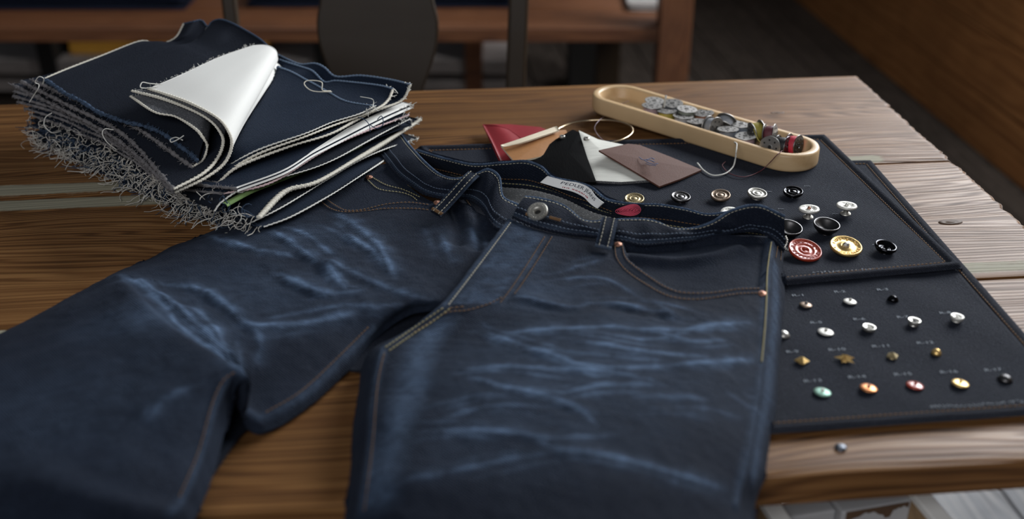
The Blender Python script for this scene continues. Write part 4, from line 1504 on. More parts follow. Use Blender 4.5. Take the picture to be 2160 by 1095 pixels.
def selvedge(curve, mat, parent, r=.0013, name='selvedge', flat=.7, pitch=.0021):
    L = length(curve)
    n = int(L / .0008)
    c = arc(curve, n)
    ph = np.arange(n) * .0008 / pitch * 2 * PI
    c = c + np.stack([0 * ph, 0 * ph, .00018 * np.sin(ph * .5 + 1)], 1)
    rr = r * (1 + .24 * np.sin(ph))
    rr = rr * (1 + .15 * np.sin(np.arange(n) * .013 * 3))
    return MB().tube(c, rr, 6, flat=flat).obj(name, mat, parent)


OUT_FL = np.array([-.62, -.70, -.10])
OUT_RB = np.array([.55, .75, 0])


SPEC = []


def swatch(label, FR, L, B, FLmid, RBmid, mat, sel_mat, under=None, th=.0011, fr=None, wave=.0012, seed=0, selr=.0013, RB=None, LB=None, fuzz=None, n=64, m=56, roll=None, back=None):
    f3 = [PC(*q_) for q_ in FR]
    F, R = f3[0], f3[-1]
    L3, B3 = PC(*L), PC(*B)
    FL = [F] + [PC(*q_) for q_ in FLmid] + [L3]
    rb = [R] + [PC(*q_) for q_ in (RB or RBmid)] + [B3]
    lb = [L3] + [PC(*q_) for q_ in (LB or [])] + [B3]
    G = coons(f3, lb, FL, rb, n, m)
    rng = np.random.default_rng(seed)
    u, v = np.meshgrid(np.linspace(0, 1, n), np.linspace(0, 1, m), indexing='ij')
    a, b, c = rng.uniform(0, 6, 3)
    G[..., 2] += wave * np.sin(u * 7 + a + 2 * v) * np.sin(v * 6 + b) * np.clip(4 * u * (1 - u) + .3, 0, 1) * .8
    G[0, :, 2] += .0009 * np.sin(np.arange(m) * .5 + a) * np.sin(np.linspace(0, PI, m))
    G[..., 2] = np.maximum(G[..., 2], T + .0016)
    SPEC.append(dict(label=label, G=G, th=th, mat=mat, under=under, sel=sel_mat, selr=selr, fr=fr, fuzz=fuzz, seed=seed, roll=roll, back=back))
    return SPEC[-1]


def press(G, above, th, gap=.0005):
    """let a sheet give way under the sheets that lie on it"""
    trees = [Surf([A]).t for A, t_ in above]
    ths = [t_ for A, t_ in above]
    for i in range(G.shape[0]):
        for j_ in range(G.shape[1]):
            x, y, z = G[i, j_]
            lim = 9.0
            for tr, t_ in zip(trees, ths):
                loc, _, _, _ = tr.ray_cast(Vector((x, y, T - .05)), Vector((0, 0, 1)))
                if loc is not None:
                    lim = min(lim, loc.z - t_ - gap)
            if z > lim:
                G[i, j_, 2] = max(lim, T + .0014)


def build_swatch(s):
    G, seed = s['G'], s['seed']
    root = thing('fabric_swatch', s['label'], 'fabric swatch', tuple(G.reshape(-1, 3).mean(0)), 'denim swatches piled on the table')
    MB().sheet(G, s['th'], 0, 1).obj('cloth', [s['mat'], s['under'] or M['back_grey']], root)
    if s['sel']:
        selvedge(G[:, 0] + np.array([0, 0, -.0004]), M[s['sel']], root, s['selr'])
    if s['roll']:
        k_ = 170
        c = arc(G[0] + np.array([0, 0, -.0004]), k_)
        rr = s['roll'][1] * (1 + .22 * np.sin(np.arange(k_) * 1.3) + .2 * np.sin(np.arange(k_) * .41 + seed))
        MB().tube(c, rr, 7, flat=.9).obj('rolled_edge', M[s['roll'][0]], root)
    if s['back']:
        k_ = 170
        c = arc(G[-1], k_)
        MB().tube(c, .0009 * (1 + .3 * np.sin(np.arange(k_) * 1.7)), 6).obj('cut_edge', M[s['back']], root)
    if s['fuzz']:
        fm, cnt, a_, b_ = s['fuzz']
        fringe('frayed_edge', G[0, :], OUT_FL + np.array([0, 0, .25]), M[fm], root, cnt, a_, b_, .00028, 1.6, seed + 50, .2, seg=5)
    for k_, (fm, cnt, a_, b_, cu) in enumerate(s['fr'] or []):
        cnt = int(cnt * (1.7 if fm == 'blue_thread' else .72))
        fringe('fringe', G[0, :], OUT_FL, M[fm], root, cnt, a_, b_ * 1.35, .00034, cu * .55, seed * 7 + k_, .55)
    if s['sel'] or seed == 7:
        ed = np.concatenate([G[-7:, 0], G[-1, :5]])
        fringe('frayed_corner', ed, (.75, .30, .05), M['white_thread'], root, 18, .002, .0065, .00034, .8, seed + 120, .15, seg=5)
    s['root'] = root
    return root


SW = {}
SW[1] = swatch('lowest denim swatch of the pile, thin white edge over the jeans hip', [(556, 478, 2.6), (618, 455, 2.75), (700, 410, 2.9), (775, 360, 2.8), (862, 302, 1.0)], (74, 297, .35), (440, 212, .25), [(430, 462, .7), (300, 405, .5), (180, 348, .4)], [(700, 245, .5)], M['swatch'], 'white_thread', fr=[('fray', 165, 0.0072, 0.0211, 2.5), ('blue_thread', 37, 0.0048, 0.0136, 2.3)], selr=.0008, seed=1)
SW[2] = swatch('second denim swatch from the bottom of the pile, narrow white edge above the jeans pocket', [(520, 474, 2.7), (595, 437, 3.0), (690, 376, 3.1), (772, 330, 3.1), (882, 292, 1.6)], (68, 290, .9), (440, 205, .8), [(420, 445, 1.2), (290, 385, 1.0), (170, 330, .9)], [(705, 235, 1.0)], M['swatch_black'], 'white_thread', fr=[('fray', 120, 0.0060, 0.0174, 2.7), ('white_thread', 60, 0.0048, 0.0161, 2.7)], selr=.0007, seed=2)
SW[3] = swatch('denim swatch with a thick white overlocked edge, low in the pile', [(545, 459, 3.2), (602, 405, 3.5), (669, 384, 3.5), (757, 330, 3.5), (860, 270, 2.9), (886, 252, 3.0)], (60, 280, 1.5), (440, 195, 1.4), [(440, 440, 1.9), (290, 370, 1.6), (165, 312, 1.5)], [(720, 215, 1.9)], M['swatch'], 'cream', fr=[('fray', 135, 0.0060, 0.0161, 2.5), ('white_thread', 45, 0.0048, 0.0161, 2.7), ('blue_thread', 45, 0.0048, 0.0124, 2.3)], selr=.0023, seed=3)
SW[4] = swatch('denim swatch with a green selvedge strip at its front corner', [(478, 432, 3.9), (530, 404, 4.0), (589, 380, 4.0), (694, 338, 4.0), (790, 292, 3.9), (868, 262, 3.5)], (58, 264, 2.1), (440, 185, 2.0), [(380, 412, 2.3), (270, 350, 2.1), (160, 298, 2.0)], [(715, 205, 2.5)], M['swatch'], None, fr=[('fray', 105, 0.0048, 0.0136, 2.5), ('blue_thread', 60, 0.0050, 0.0130, 2.3)], seed=4)
SW[5] = swatch('dark grey denim swatch with a thin white edge just above the green strip', [(452, 446, 3.6), (470, 424, 4.1), (526, 393, 4.4), (673, 347, 4.5), (770, 301, 4.4), (864, 251, 4.1)], (60, 252, 2.7), (440, 175, 2.6), [(360, 400, 3.0), (262, 335, 2.7), (155, 285, 2.6)], [(720, 195, 3.2)], M['swatch_black'], 'white_thread', fr=[('fray', 120, 0.0036, 0.0112, 2.5)], selr=.0008, seed=5)
SW[6] = swatch('denim swatch with a pinkish selvedge, middle of the pile', [(470, 408, 4.2), (565, 385, 4.6), (669, 326, 4.9), (740, 291, 4.9), (862, 241, 4.6)], (62, 240, 3.2), (440, 165, 3.3), [(355, 388, 3.6), (255, 322, 3.2), (150, 272, 3.1)], [(720, 186, 3.8)], M['swatch'], 'pink_thread', fr=[('fray', 90, 0.0030, 0.0093, 2.5)], fuzz=('grey_thread', 160, .002, .005), selr=.0011, seed=6, roll=('grey_thread', .0012))
SW[7] = swatch('denim swatch with a broad white fluffy edge on its right side', [(500, 398, 4.7), (600, 362, 5.1), (669, 318, 5.3), (778, 262, 5.3), (868, 222, 5.1)], (52, 228, 3.7), (440, 150, 3.9), [(350, 376, 4.0), (250, 308, 3.8), (145, 258, 3.6)], [(725, 176, 4.4)], M['swatch'], None, fuzz=('grey_thread', 220, .002, .005), seed=7, roll=('grey_thread', .0012))
SW[8] = swatch('denim swatch with a cream selvedge whose far edge rises in waves behind the pile', [(458, 386, 4.3), (505, 349, 5.3), (610, 309, 5.9), (700, 281, 6.0), (778, 237, 6.0), (845, 212, 5.9), (866, 178, 7.0)], (38, 214, 4.2), (580, 113, 7.2), [(340, 366, 3.9), (240, 296, 3.9), (140, 245, 4.0)], [(819, 167, 6.7), (761, 159, 6.6), (709, 161, 6.3), (684, 142, 6.9), (664, 134, 7.0), (636, 136, 6.7), (612, 128, 6.9)], M['swatch'], 'cream', fuzz=('grey_thread', 240, .002, .005), selr=.0015, seed=8, roll=('grey_thread', .0014), back='pale_blue')
SW[9] = swatch('denim swatch with two pale edges under the topmost blue sheet', [(466, 368, 4.6), (540, 326, 5.8), (640, 291, 6.4), (700, 266, 6.4), (790, 229, 6.4), (818, 210, 6.5), (829, 187, 7.0)], (28, 202, 4.7), (582, 124, 7.2), [(330, 352, 4.2), (235, 285, 4.3), (135, 235, 4.4)], [(800, 180, 6.9), (741, 173, 6.6), (707, 170, 6.5), (684, 172, 6.3), (660, 150, 6.9), (636, 141, 6.8)], M['swatch'], 'cream', fuzz=('grey_thread', 240, .002, .006), selr=.0013, seed=9, roll=('grey_thread', .0014), back='pale_blue')
SW[10] = swatch('topmost flat blue denim sheet of the pile, right of the white flap', [(478, 350, 4.9), (540, 318, 6.0), (640, 283, 6.7), (700, 256, 6.7), (760, 238, 6.7), (789, 224, 6.7)], (30, 192, 5.0), (576, 138, 7.2), [(330, 338, 4.5), (230, 272, 4.6), (130, 222, 4.7)], [(731, 214, 6.6), (699, 198, 6.5), (665, 178, 6.7), (644, 167, 6.8), (612, 150, 7.0)], M['swatch'], 'white_thread', fuzz=('grey_thread', 200, .002, .005), selr=.0009, seed=10, wave=.0008, roll=('grey_thread', .0014), back='pale_blue')

# folded sheets: each comes from under the dark top sheet, bends round at the right and lies back over it, reverse side up
def folded_swatch(label, rows, mats, edge_mat, fuzz, seed, selr=.0013):
    G = tensor(net_pc(rows), 56, 90)
    root = thing('fabric_swatch', label, 'fabric swatch', tuple(G.reshape(-1, 3).mean(0)), 'denim swatches piled on the table')
    MB().sheet(G, .0012, 0, 1).obj('cloth', mats, root)
    selvedge(G[0], M[edge_mat], root, selr)
    k_ = 170
    c = arc(G[:, 0], k_)
    MB().tube(c, .0017 * (1 + .22 * np.sin(np.arange(k_) * 1.3) + .2 * np.sin(np.arange(k_) * .41 + seed)), 7).obj('rolled_edge', M['grey_thread'], root)
    fringe('frayed_edge', G[:, 0], OUT_FL + np.array([0, 0, .35]), M[fuzz], root, 420, .0015, .0055, .00030, 1.6, seed, .1, seg=5)
    fringe('frayed_flap_edge', G[:, -1], np.array([-.5, .6, .4]), M['white_thread'], root, 120, .0008, .0028, .00022, 1.0, seed + 3, 0, seg=4)
    return root, G


F1, G1 = folded_swatch('folded denim swatch with its white reverse turned up as a big flap',
                       [[(368, 406, 4.9), (432, 376, 5.2), (474, 343, 5.8), (489, 304, 7.0), (479, 272, 8.0), (455, 246, 8.5), (400, 217, 8.6), (350, 199, 8.4), (312, 187, 8.2)],
                        [(255, 300, 4.7), (350, 280, 4.9), (492, 276, 5.6), (519, 248, 7.0), (512, 224, 8.2), (490, 203, 8.7), (448, 180, 8.8), (410, 166, 8.7), (380, 158, 8.6)],
                        [(130, 230, 4.9), (300, 215, 5.2), (530, 205, 5.9), (553, 188, 7.1), (549, 168, 8.2), (534, 152, 8.7), (508, 137, 8.8), (482, 126, 8.8), (460, 121, 8.8)],
                        [(28, 180, 5.2), (250, 140, 5.6), (562, 148, 6.2), (585, 130, 7.2), (586, 117, 8.0), (582, 105, 8.5), (571, 97, 8.8), (556, 94, 8.9), (534, 95, 8.9)]],
                       [M['back'], M['swatch_black']], 'cream', 'grey_thread', 61, .0014)
F2, G2 = folded_swatch('folded denim swatch nested inside the white flap, grey lip showing',
                       [[(366, 399, 5.4), (425, 368, 5.6), (458, 335, 6.0), (471, 300, 6.9), (462, 275, 7.5), (440, 252, 8.1), (400, 230, 8.3), (342, 208, 8.2), (279, 192, 7.9)],
                        [(262, 285, 5.3), (350, 268, 5.4), (468, 262, 5.9), (490, 243, 7.0), (484, 226, 7.9), (470, 212, 8.3), (440, 196, 8.5), (405, 186, 8.4), (375, 182, 8.3)],
                        [(140, 220, 5.5), (300, 205, 5.7), (500, 200, 6.2), (525, 188, 7.1), (520, 175, 7.9), (510, 166, 8.3), (495, 156, 8.5), (478, 150, 8.5), (462, 150, 8.5)],
                        [(45, 172, 5.9), (250, 132, 6.1), (550, 146, 6.5), (575, 127, 7.2), (573, 118, 7.8), (569, 113, 8.0), (562, 110, 8.2), (552, 108, 8.25), (541, 110, 8.25)]],
                       [M['back_grey'], M['swatch_black']], 'cream', 'grey_thread', 71, .0015)
F3, G3 = folded_swatch('innermost folded denim swatch, grey twill lip curled under the white flap',
                       [[(405, 352, 5.7), (425, 340, 5.8), (434, 324, 6.1), (437, 306, 6.8), (428, 290, 7.4), (411, 271, 7.8), (370, 246, 7.8), (325, 236, 7.8), (276, 203, 7.6)],
                        [(275, 262, 5.9), (350, 255, 6.0), (440, 255, 6.3), (455, 242, 7.0), (450, 230, 7.5), (440, 220, 7.9), (415, 208, 8.0), (390, 200, 8.0), (368, 192, 8.0)],
                        [(150, 205, 6.1), (300, 192, 6.2), (480, 200, 6.6), (500, 190, 7.2), (497, 180, 7.7), (490, 173, 8.0), (478, 166, 8.1), (465, 160, 8.1), (452, 157, 8.1)],
                        [(70, 170, 6.3), (250, 126, 6.5), (540, 146, 6.8), (560, 130, 7.2), (559, 124, 7.5), (556, 119, 7.7), (550, 117, 7.8), (543, 115, 7.8), (535, 115, 7.8)]],
                       [M['back_grey'], M['swatch_black']], 'cream', 'grey_thread', 81, .0012)
# dark top sheet
SW[11] = swatch('dark indigo top sheet running under the white flap, back corner raised', [(416, 338, 6.2), (428, 300, 6.5), (446, 240, 6.9), (484, 188, 7.15), (540, 126, 7.7), (574, 106, 8.25)], (93, 166, 6.8), (388, 50, 8.6), [(400, 322, 6.1), (350, 286, 6.3), (300, 262, 6.5), (245, 252, 6.3), (150, 203, 6.6)], None, M['swatch_black'], None, RB=[(548, 82, 8.5), (515, 62, 8.8), (490, 49, 9.2), (465, 41, 9.2), (447, 46, 8.9), (438, 56, 8.6), (425, 43, 9.0), (405, 46, 9.0)], LB=[(150, 142, 7.0), (215, 117, 7.2), (292, 88, 7.6), (322, 90, 7.4), (346, 91, 7.3), (372, 78, 7.8)], fuzz=('blue_thread', 420, .0015, .0045), seed=11, wave=.0006, roll=('blue_thread', .0019), back='blue_thread')
above = [(G1[:, :45], .0012)]
for k_ in range(10, 0, -1):
    if k_ < 10:
        above = [(SW[q_]['G'], .0011) for q_ in range(k_ + 1, min(11, k_ + 4))] + [(G1[:, :45], .0012)]
    press(SW[k_]['G'], above, .0011)
for k_ in range(1, 12):
    build_swatch(SW[k_])
# the green selvedge is a flat woven strip
G4 = SW[4]['G']
e, i_ = G4[:, 0], G4[:, 3]
inn = (i_ - e)
inn /= np.linalg.norm(inn, axis=1)[:, None]
t = np.linspace(-.0015, .0062, 6)[None, :, None]
Gg = e[:, None] + inn[:, None] * t + np.array([0, 0, .0009])
Gg[:, 0, 2] -= .0022
Gg[:, 1, 2] -= .0006
MB().sheet(Gg[:44], .0006).obj('green_selvedge', M['green'], SW[4]['root'])
selvedge(G4[:, 5] + np.array([0, 0, .0006]), M['white_thread'], SW[4]['root'], .0007, 'white_edge')
G7 = SW[7]['G']
e, i_ = G7[:, 0], G7[:, 3]
inn = (i_ - e)
inn /= np.linalg.norm(inn, axis=1)[:, None]
t = np.linspace(-.0012, .011, 8)[None, :, None]
wd = np.clip((np.linspace(0, 1, len(e)) - .30) * 3, 0.1, 1)[:, None, None]
Gg = e[:, None] + inn[:, None] * t * wd + np.array([0, 0, .0010])
Gg[:, 0, 2] -= .004
Gg[:, 1, 2] -= .0012
MB().sheet(Gg, .0006).obj('white_selvedge', M['back'], SW[7]['root'])
selvedge(SW[11]['G'][:, -1], M['cream'], SW[11]['root'], .0011)


def loose(name, label, pix, r, mat, group=None, n=60):
    c = arc([PC(*q_) for q_ in pix], n)
    o = MB().tube(c - c.mean(0), r, 6).obj(name, mat, None)
    o.location = c.mean(0)
    WORLD[o.name] = tuple(c.mean(0))
    return tag(o, label, 'thread', group)


loose('loose_thread', 'white thread looped over the left corner of the denim pile', [(62, 216, 5.6), (72, 200, 6.4), (80, 188, 7.2), (82, 178, 7.6), (74, 174, 7.8), (82, 162, 8.4), (92, 166, 8.2), (90, 178, 7.4)], .00045, M['white_thread'])
loose('loose_thread', 'pale thread loop on the blue sheet near the back edge of the pile', [(700, 194, 7.0), (660, 192, 7.2), (642, 178, 7.7), (650, 170, 7.9), (678, 173, 7.8), (680, 190, 7.2), (698, 192, 7.0)], .00050, M['cream'])
loose('loose_thread', 'thin white thread standing up at the right end of the blue sheet', [(786, 226, 6.9), (788, 214, 7.2), (782, 208, 7.6), (760, 204, 7.6)], .0004, M['white_thread'])
loose('loose_thread', 'curly white thread beside the rolled blue edge under the flap', [(388, 286, 6.9), (376, 294, 6.7), (362, 300, 6.6), (360, 294, 6.8), (372, 290, 6.8), (386, 296, 6.5)], .0006, M['white_thread'])
loose('loose_thread', 'large white thread arch hanging from the front left side of the pile', [(245, 315, 4.2), (226, 300, 5.0), (216, 282, 5.6), (222, 272, 5.9), (240, 274, 5.8)], .0005, M['white_thread'])
loose('loose_thread', 'white thread curl hanging low on the left side of the pile', [(128, 277, 3.0), (110, 280, 3.2), (94, 265, 3.9), (96, 248, 4.5), (110, 238, 4.8)], .0005, M['white_thread'])
loose('loose_thread', 'thread loop at the tip of the white flap', [(340, 178, 8.5), (315, 176, 8.7), (300, 174, 8.9), (296, 184, 8.6), (306, 186, 8.4), (330, 184, 8.4)], .0005, M['white_thread'])
loose('loose_thread', 'dark blue thread across the white edges at the right of the pile', [(742, 245, 6.4), (765, 250, 6.2), (778, 262, 5.9), (781, 278, 5.4)], .0004, M['blue_thread'])
loose('loose_thread', 'dark thread crossing the broad white edge at the right of the pile', [(778, 262, 5.9), (795, 271, 5.6), (808, 262, 5.8), (805, 245, 6.3), (796, 252, 6.1)], .0004, M['blue_thread'])

# ------------------------------------------------------------------ beech tray with sewing bobbins
ZT = .0058                                    # tray floor rests on the mat and the table
TA, TB = np.array([0.108 + .003, 1.1103 - .003]), np.array([0.2535, 0.9723])
TR_ = .0286
HT = .0165
tdir = (TB - TA) / np.linalg.norm(TB - TA)
tang = math.atan2(tdir[1], tdir[0])
tc = (TA + TB) / 2
tl = np.linalg.norm(TB - TA) / 2
TOP = .0235
tray = thing('wooden_tray', 'long pale wooden tray with rounded ends holding sewing bobbins', 'tray', (tc[0], tc[1], T + TOP - HT), rot=(0, 0, tang))


def stadium(l, r, n=24):
    a = np.linspace(-PI / 2, PI / 2, n)
    return [(l + r * math.cos(t), r * math.sin(t)) for t in a] + [(-l - r * math.cos(t), -r * math.sin(t)) for t in a]


q = MB()
rings = [(TR_ - .0012, 0), (TR_ - .0002, .0012), (TR_, .003), (TR_, HT - .0022), (TR_ - .0006, HT - .0006), (TR_ - .002, HT), (TR_ - .0058, HT), (TR_ - .0072, HT - .0006), (TR_ - .0078, HT - .002), (TR_ - .0088, .0055), (TR_ - .0105, .0036)]
V_, nst = [], 48
for r_, z_ in rings:
    V_ += [(x, y, z_) for x, y in stadium(tl, r_)]
F_ = []
for i in range(len(rings) - 1):
    for j in range(nst):
        k_ = (j + 1) % nst
        F_.append((i * nst + j, i * nst + k_, (i + 1) * nst + k_, (i + 1) * nst + j))
F_.append(tuple(range(nst))[::-1])
F_.append(tuple((len(rings) - 1) * nst + j for j in range(nst)))
q.add(V_, F_)
q.obj('tray_body', M['tray'], tray, True, True)
TF = T + TOP - HT + .0036


def bob_meshes():
    fl = MB()
    R = .0100
    # flange with a square-slotted centre hole and small round holes
    fl.lathe([(.0016, .0), (.0100, .0), (.0102, .0003), (.0100, .0007), (.0016, .0007), (.0016, .0)], 28)
    fl.lathe([(.0016, .0007), (.0026, .0007), (.0026, .0011), (.0018, .0012), (.0016, .0009)], 16)
    a = sharp(fl.obj('flange', M['steel'], None, True, True), 35)
    h_ = MB()
    for k_ in range(7):
        t_ = 2 * PI * k_ / 7
        h_.lathe([(0, .00085), (.0009, .00085), (.00095, .0006)], 8, M=Matrix.Translation((.0064 * math.cos(t_), .0064 * math.sin(t_), 0)))
    h_.lathe([(0, .0009), (.0017, .0009)], 10)
    b = h_.obj('flange_holes', M['dark_hole'], None, True, True)
    c_ = MB().lathe([(.0030, -.0001), (.0078, 0), (.0083, .0022), (.0083, .0062), (.0078, .0084), (.0030, .0085)], 28)
    c = c_.obj('thread_winding', M['mauve'], None, True, True)
    return a.data, b.data, c.data, (a, b, c)


FLM, HOLEM, THM, _tmp = bob_meshes()
for o in _tmp:
    bpy.data.objects.remove(o)
NTH = {}


def bobbin(label, px, py, h, thread, tilt=(0, 0), lying=None, fl=None):
    """upright by default; lying = heading of the axle when it lies on its rim"""
    p = P(px, py, TF - T + h)
    r = thing('sewing_bobbin', label, 'bobbin', tuple(p), 'sewing bobbins in the wooden tray')
    if lying is None:
        r.rotation_euler = (math.radians(tilt[0]), math.radians(tilt[1]), 0.3 * px)
    else:
        r.rotation_mode = 'XYZ'
        d = Vector((math.cos(math.radians(lying)), math.sin(math.radians(lying)), tilt[0]))
        r.rotation_euler = d.to_track_quat('Z', 'Y').to_euler()
    zz = [(-.0052, True), (.0045, False)]
    for z_, low in zz:
        o = bpy.data.objects.new('flange', FLM)
        COL.objects.link(o)
        o.parent = r
        o.location = (0, 0, z_ + (.0007 if low else 0))
        if low:
            o.rotation_euler = (PI, 0, 0)
        if fl:
            o.material_slots[0].link = 'OBJECT'
            o.material_slots[0].material = fl
        k_ = bpy.data.objects.new('flange_holes', HOLEM)
        COL.objects.link(k_)
        k_.parent = o
    if thread not in NTH:
        me = THM.copy()
        me.materials.clear()
        me.materials.append(M[thread])
        NTH[thread] = me
    o = bpy.data.objects.new('thread_winding', NTH[thread])
    COL.objects.link(o)
    o.parent = r
    o.location = (0, 0, -.0042)
    return r


bobbin('metal bobbin at the far left end of the tray, against the rim', 1380, 222, .0075, 'cord_grey', (0, 4))
bobbin('mauve-threaded metal bobbin at the left end of the tray, nearer side', 1374, 233, .0078, 'mauve', (0, -3))
bobbin('metal bobbin beside the standing white thread end', 1419, 227, .0085, 'slate', (2, 5))
bobbin('steel bobbin over yellow thread near the left end of the tray', 1406, 244, .0062, 'olive', (-3, 4))
bobbin('pale sage bobbin in the middle of the left half of the tray', 1448, 240, .0095, 'sage', (3, 2))
bobbin('steel bobbin near the front wall, left of the grey cone of thread', 1440, 255, .0065, 'cord_grey', (-2, -4))
bobbin('rust-threaded bobbin by the back wall of the tray', 1484, 248, .0072, 'rust', (3, -4))
bobbin('steel bobbin tucked against the left of the grey wound bobbin', 1470, 266, .0065, 'cord_black', (-4, 5))
bobbin('bobbin wound with grey thread lying on its side, mid tray', 1503, 268, .0105, 'cord_grey', (.15, 0), lying=-50)
bobbin('small steel bobbin behind the grey wound one, tipped over', 1529, 261, .0092, 'cord_grey', (.6, 0), lying=60)
bobbin('steel bobbin right in front of the grey wound bobbin', 1535, 283, .0080, 'slate', (0, 6))
bobbin('dark steel bobbin near the back wall, right of centre', 1564, 271, .0066, 'slate', (2, 2))
bobbin('mauve bobbin with red thread tail at the front wall, right of centre', 1573, 297, .0070, 'mauve', (-2, -3))
bobbin('bobbin of yellow thread lying on its side near the right end', 1597, 277, .0115, 'olive', (.2, 0), lying=15)
bobbin('fat maroon bobbin leaning on the yellow one', 1624, 284, .0120, 'maroon', (.15, 0), lying=-25)
bobbin('silver bobbin end with a ring of dark holes facing out, right end', 1628, 309, .0105, 'cord_black', (.22, 0), lying=-125)
bobbin('black-threaded bobbin between the holed one and the red one', 1651, 309, .0100, 'cord_black', (.1, 0), lying=-35, fl=M['gun'])
bobbin('crimson-threaded bobbin at the right end of the tray', 1674, 306, .0105, 'crimson', (.1, 0), lying=-40, fl=M['gun'])

loose('loose_thread', 'white thread end standing up from the left of the tray', [(1401, 226, 2.3), (1402, 217, 2.8), (1404, 208, 3.3), (1405, 201, 3.6)], .0010, M['white_thread'])
loose('loose_thread', 'white thread hanging over the tray front and curling on the mat', [(1549, 300, 2.2), (1554, 304, 2.45), (1553, 318, 2.3), (1551, 335, 1.5), (1546, 352, .9), (1530, 366, .85), (1505, 370, .85), (1485, 360, .85), (1471, 344, .9)], .0007, M['white_thread'])
loose('loose_thread', 'thin dark thread trailing from the right end of the tray over its front wall', [(1650, 318, 2.2), (1640, 326, 2.5), (1622, 345, 1.5), (1602, 362, .85), (1570, 373, .85), (1540, 366, .85), (1524, 350, .85), (1530, 341, .85)], .0004, M['maroon'])
loose('loose_thread', 'thin mauve thread looping from the tray to the wire ring', [(1325, 213, 1.8), (1300, 225, .6), (1278, 243, .4), (1262, 256, 1.8), (1254, 270, 1.6), (1262, 286, 1.0), (1275, 298, 1.3)], .00035, M['mauve'])
loose('loose_thread', 'yellow thread hanging from the yellow bobbin', [(1590, 272, 3.2), (1593, 282, 2.7), (1600, 296, 2.2), (1612, 306, 1.9)], .0004, M['olive'])

# ------------------------------------------------------------------ leather tags on a wire ring
rc = PC(1252, 279, 1.4)
ring_pts = []
for a in np.linspace(0, 2 * PI, 80):
    ring_pts.append(rc + np.array([.0375 * math.cos(a), .0375 * math.sin(a) * .98, .0035 * math.cos(a + .6)]))
o = MB().tube(np.array(ring_pts) - rc, .00105, 8).obj('wire_ring', M['ring'], None)
o.location = rc
tag(o, 'large brass wire ring lying through the leather tags beside the tray', 'ring')


def leather(name, label, pix, th, top, under, cat='leather tag', dome=0.0, edge=None, cr=None):
    """outline in (px, py, height): flat leather with thickness, its heights blended over the middle"""
    pts = [PC(*q_) for q_ in pix]
    c = np.mean(pts, 0)
    n = 8
    outline = []
    k_ = len(pts)
    for i in range(k_):
        a, b = pts[i], pts[(i + 1) % k_]
        for t_ in range(n):
            outline.append(a + (b - a) * t_ / n)
    outline = np.array(outline)
    R = 7
    V, N_ = [], len(outline)
    for j in range(R):
        s = 1 - j / R
        ring_ = c + (outline - c) * s
        ring_[:, 2] += dome * (1 - s ** 2)
        V.append(ring_)
    V = np.concatenate(V + [np.array([c + np.array([0, 0, dome])])])
    tot = len(V)
    F = []
    for j in range(R - 1):
        for i in range(N_):
            i2 = (i + 1) % N_
            F.append((j * N_ + i, j * N_ + i2, (j + 1) * N_ + i2, (j + 1) * N_ + i))
    for i in range(N_):
        F.append(((R - 1) * N_ + i, (R - 1) * N_ + (i + 1) % N_, tot - 1))
    q = MB()
    root = thing(name, label, cat, tuple(c), 'leather tags on the wire ring')
    q.add(V, F, 0)
    q.add(V - np.array([0, 0, th]), [f[::-1] for f in F], 1)
    for i in range(N_):
        i2 = (i + 1) % N_
        q.f.append((i2, i, i + tot, i2 + tot))
        q.m.append(1)
    o = q.obj('leather', [top, under], root)
    sharp(o, 50)
    return root, c


tg, _ = leather('leather_tag', 'red leather tag with a turned corner, leftmost on the ring', [(1018, 262, 1.0), (1075, 262, 1.0), (1140, 268, 1.2), (1168, 280, 1.2), (1150, 318, 1.0), (1112, 350, .9), (1058, 350, .9)], .0014, M['leather_red'], M['leather_red'], dome=.0015)
q = MB().sheet(tensor(net_pc([[(1019, 262, 1.35), (1046, 264, 1.7), (1072, 272, 1.6)], [(1038, 300, 1.4), (1070, 292, 1.75), (1100, 292, 1.6)], [(1060, 348, 1.3), (1090, 330, 1.5), (1120, 318, 1.4)]]), 14, 14), .0012)
q.obj('turned_corner', M['leather_red'], tg)
tg, _ = leather('leather_tag', 'tan leather tag with a cream edge on top, between the red and the black one', [(1057, 308, 2.2), (1110, 293, 2.4), (1176, 275, 2.4), (1194, 274, 2.3), (1202, 292, 2.1), (1140, 330, 1.9), (1086, 342, 1.9)], .0016, M['leather_tan'], M['leather_cream'], dome=.001)
q = MB().sheet(tensor(net_pc([[(1056, 306, 2.6), (1110, 288, 2.8), (1174, 266, 2.8)], [(1062, 309, 2.55), (1112, 292, 2.75), (1178, 270, 2.75)], [(1075, 308, 2.5), (1116, 296, 2.7), (1180, 275, 2.65)]]), 12, 20), .0012)
q.obj('cream_edge', M['leather_cream'], tg)
tg2, _ = leather('hide_tag', 'black hair-on hide tag in the middle of the ring', [(1208, 273, 2.6), (1222, 279, 2.6), (1238, 330, 1.9), (1258, 384, 1.4), (1180, 384, 1.3), (1112, 342, 1.6), (1172, 294, 2.3)], .0018, M['hide_black'], M['hide_black'], dome=.002)
tg3, _ = leather('hide_tag', 'white hair-on hide tag between the black and the brown one', [(1221, 275, 2.3), (1262, 294, 2.0), (1330, 308, 1.7), (1372, 380, 1.0), (1310, 384, 1.0), (1253, 381, 1.0), (1234, 338, 1.5)], .0022, M['hide_white'], M['back_grey'], dome=.002)
tg4, c4 = leather('leather_tag', 'brown leather tag with a small blue imprint, rightmost on the ring', [(1263, 317, 2.5), (1325, 303, 2.2), (1350, 306, 2.0), (1415, 331, 1.4), (1480, 358, .95), (1436, 377, .95), (1391, 393, .95), (1326, 354, 1.7)], .0015, M['leather_brown'], M['leather_brown'], dome=.0008)
q = MB()
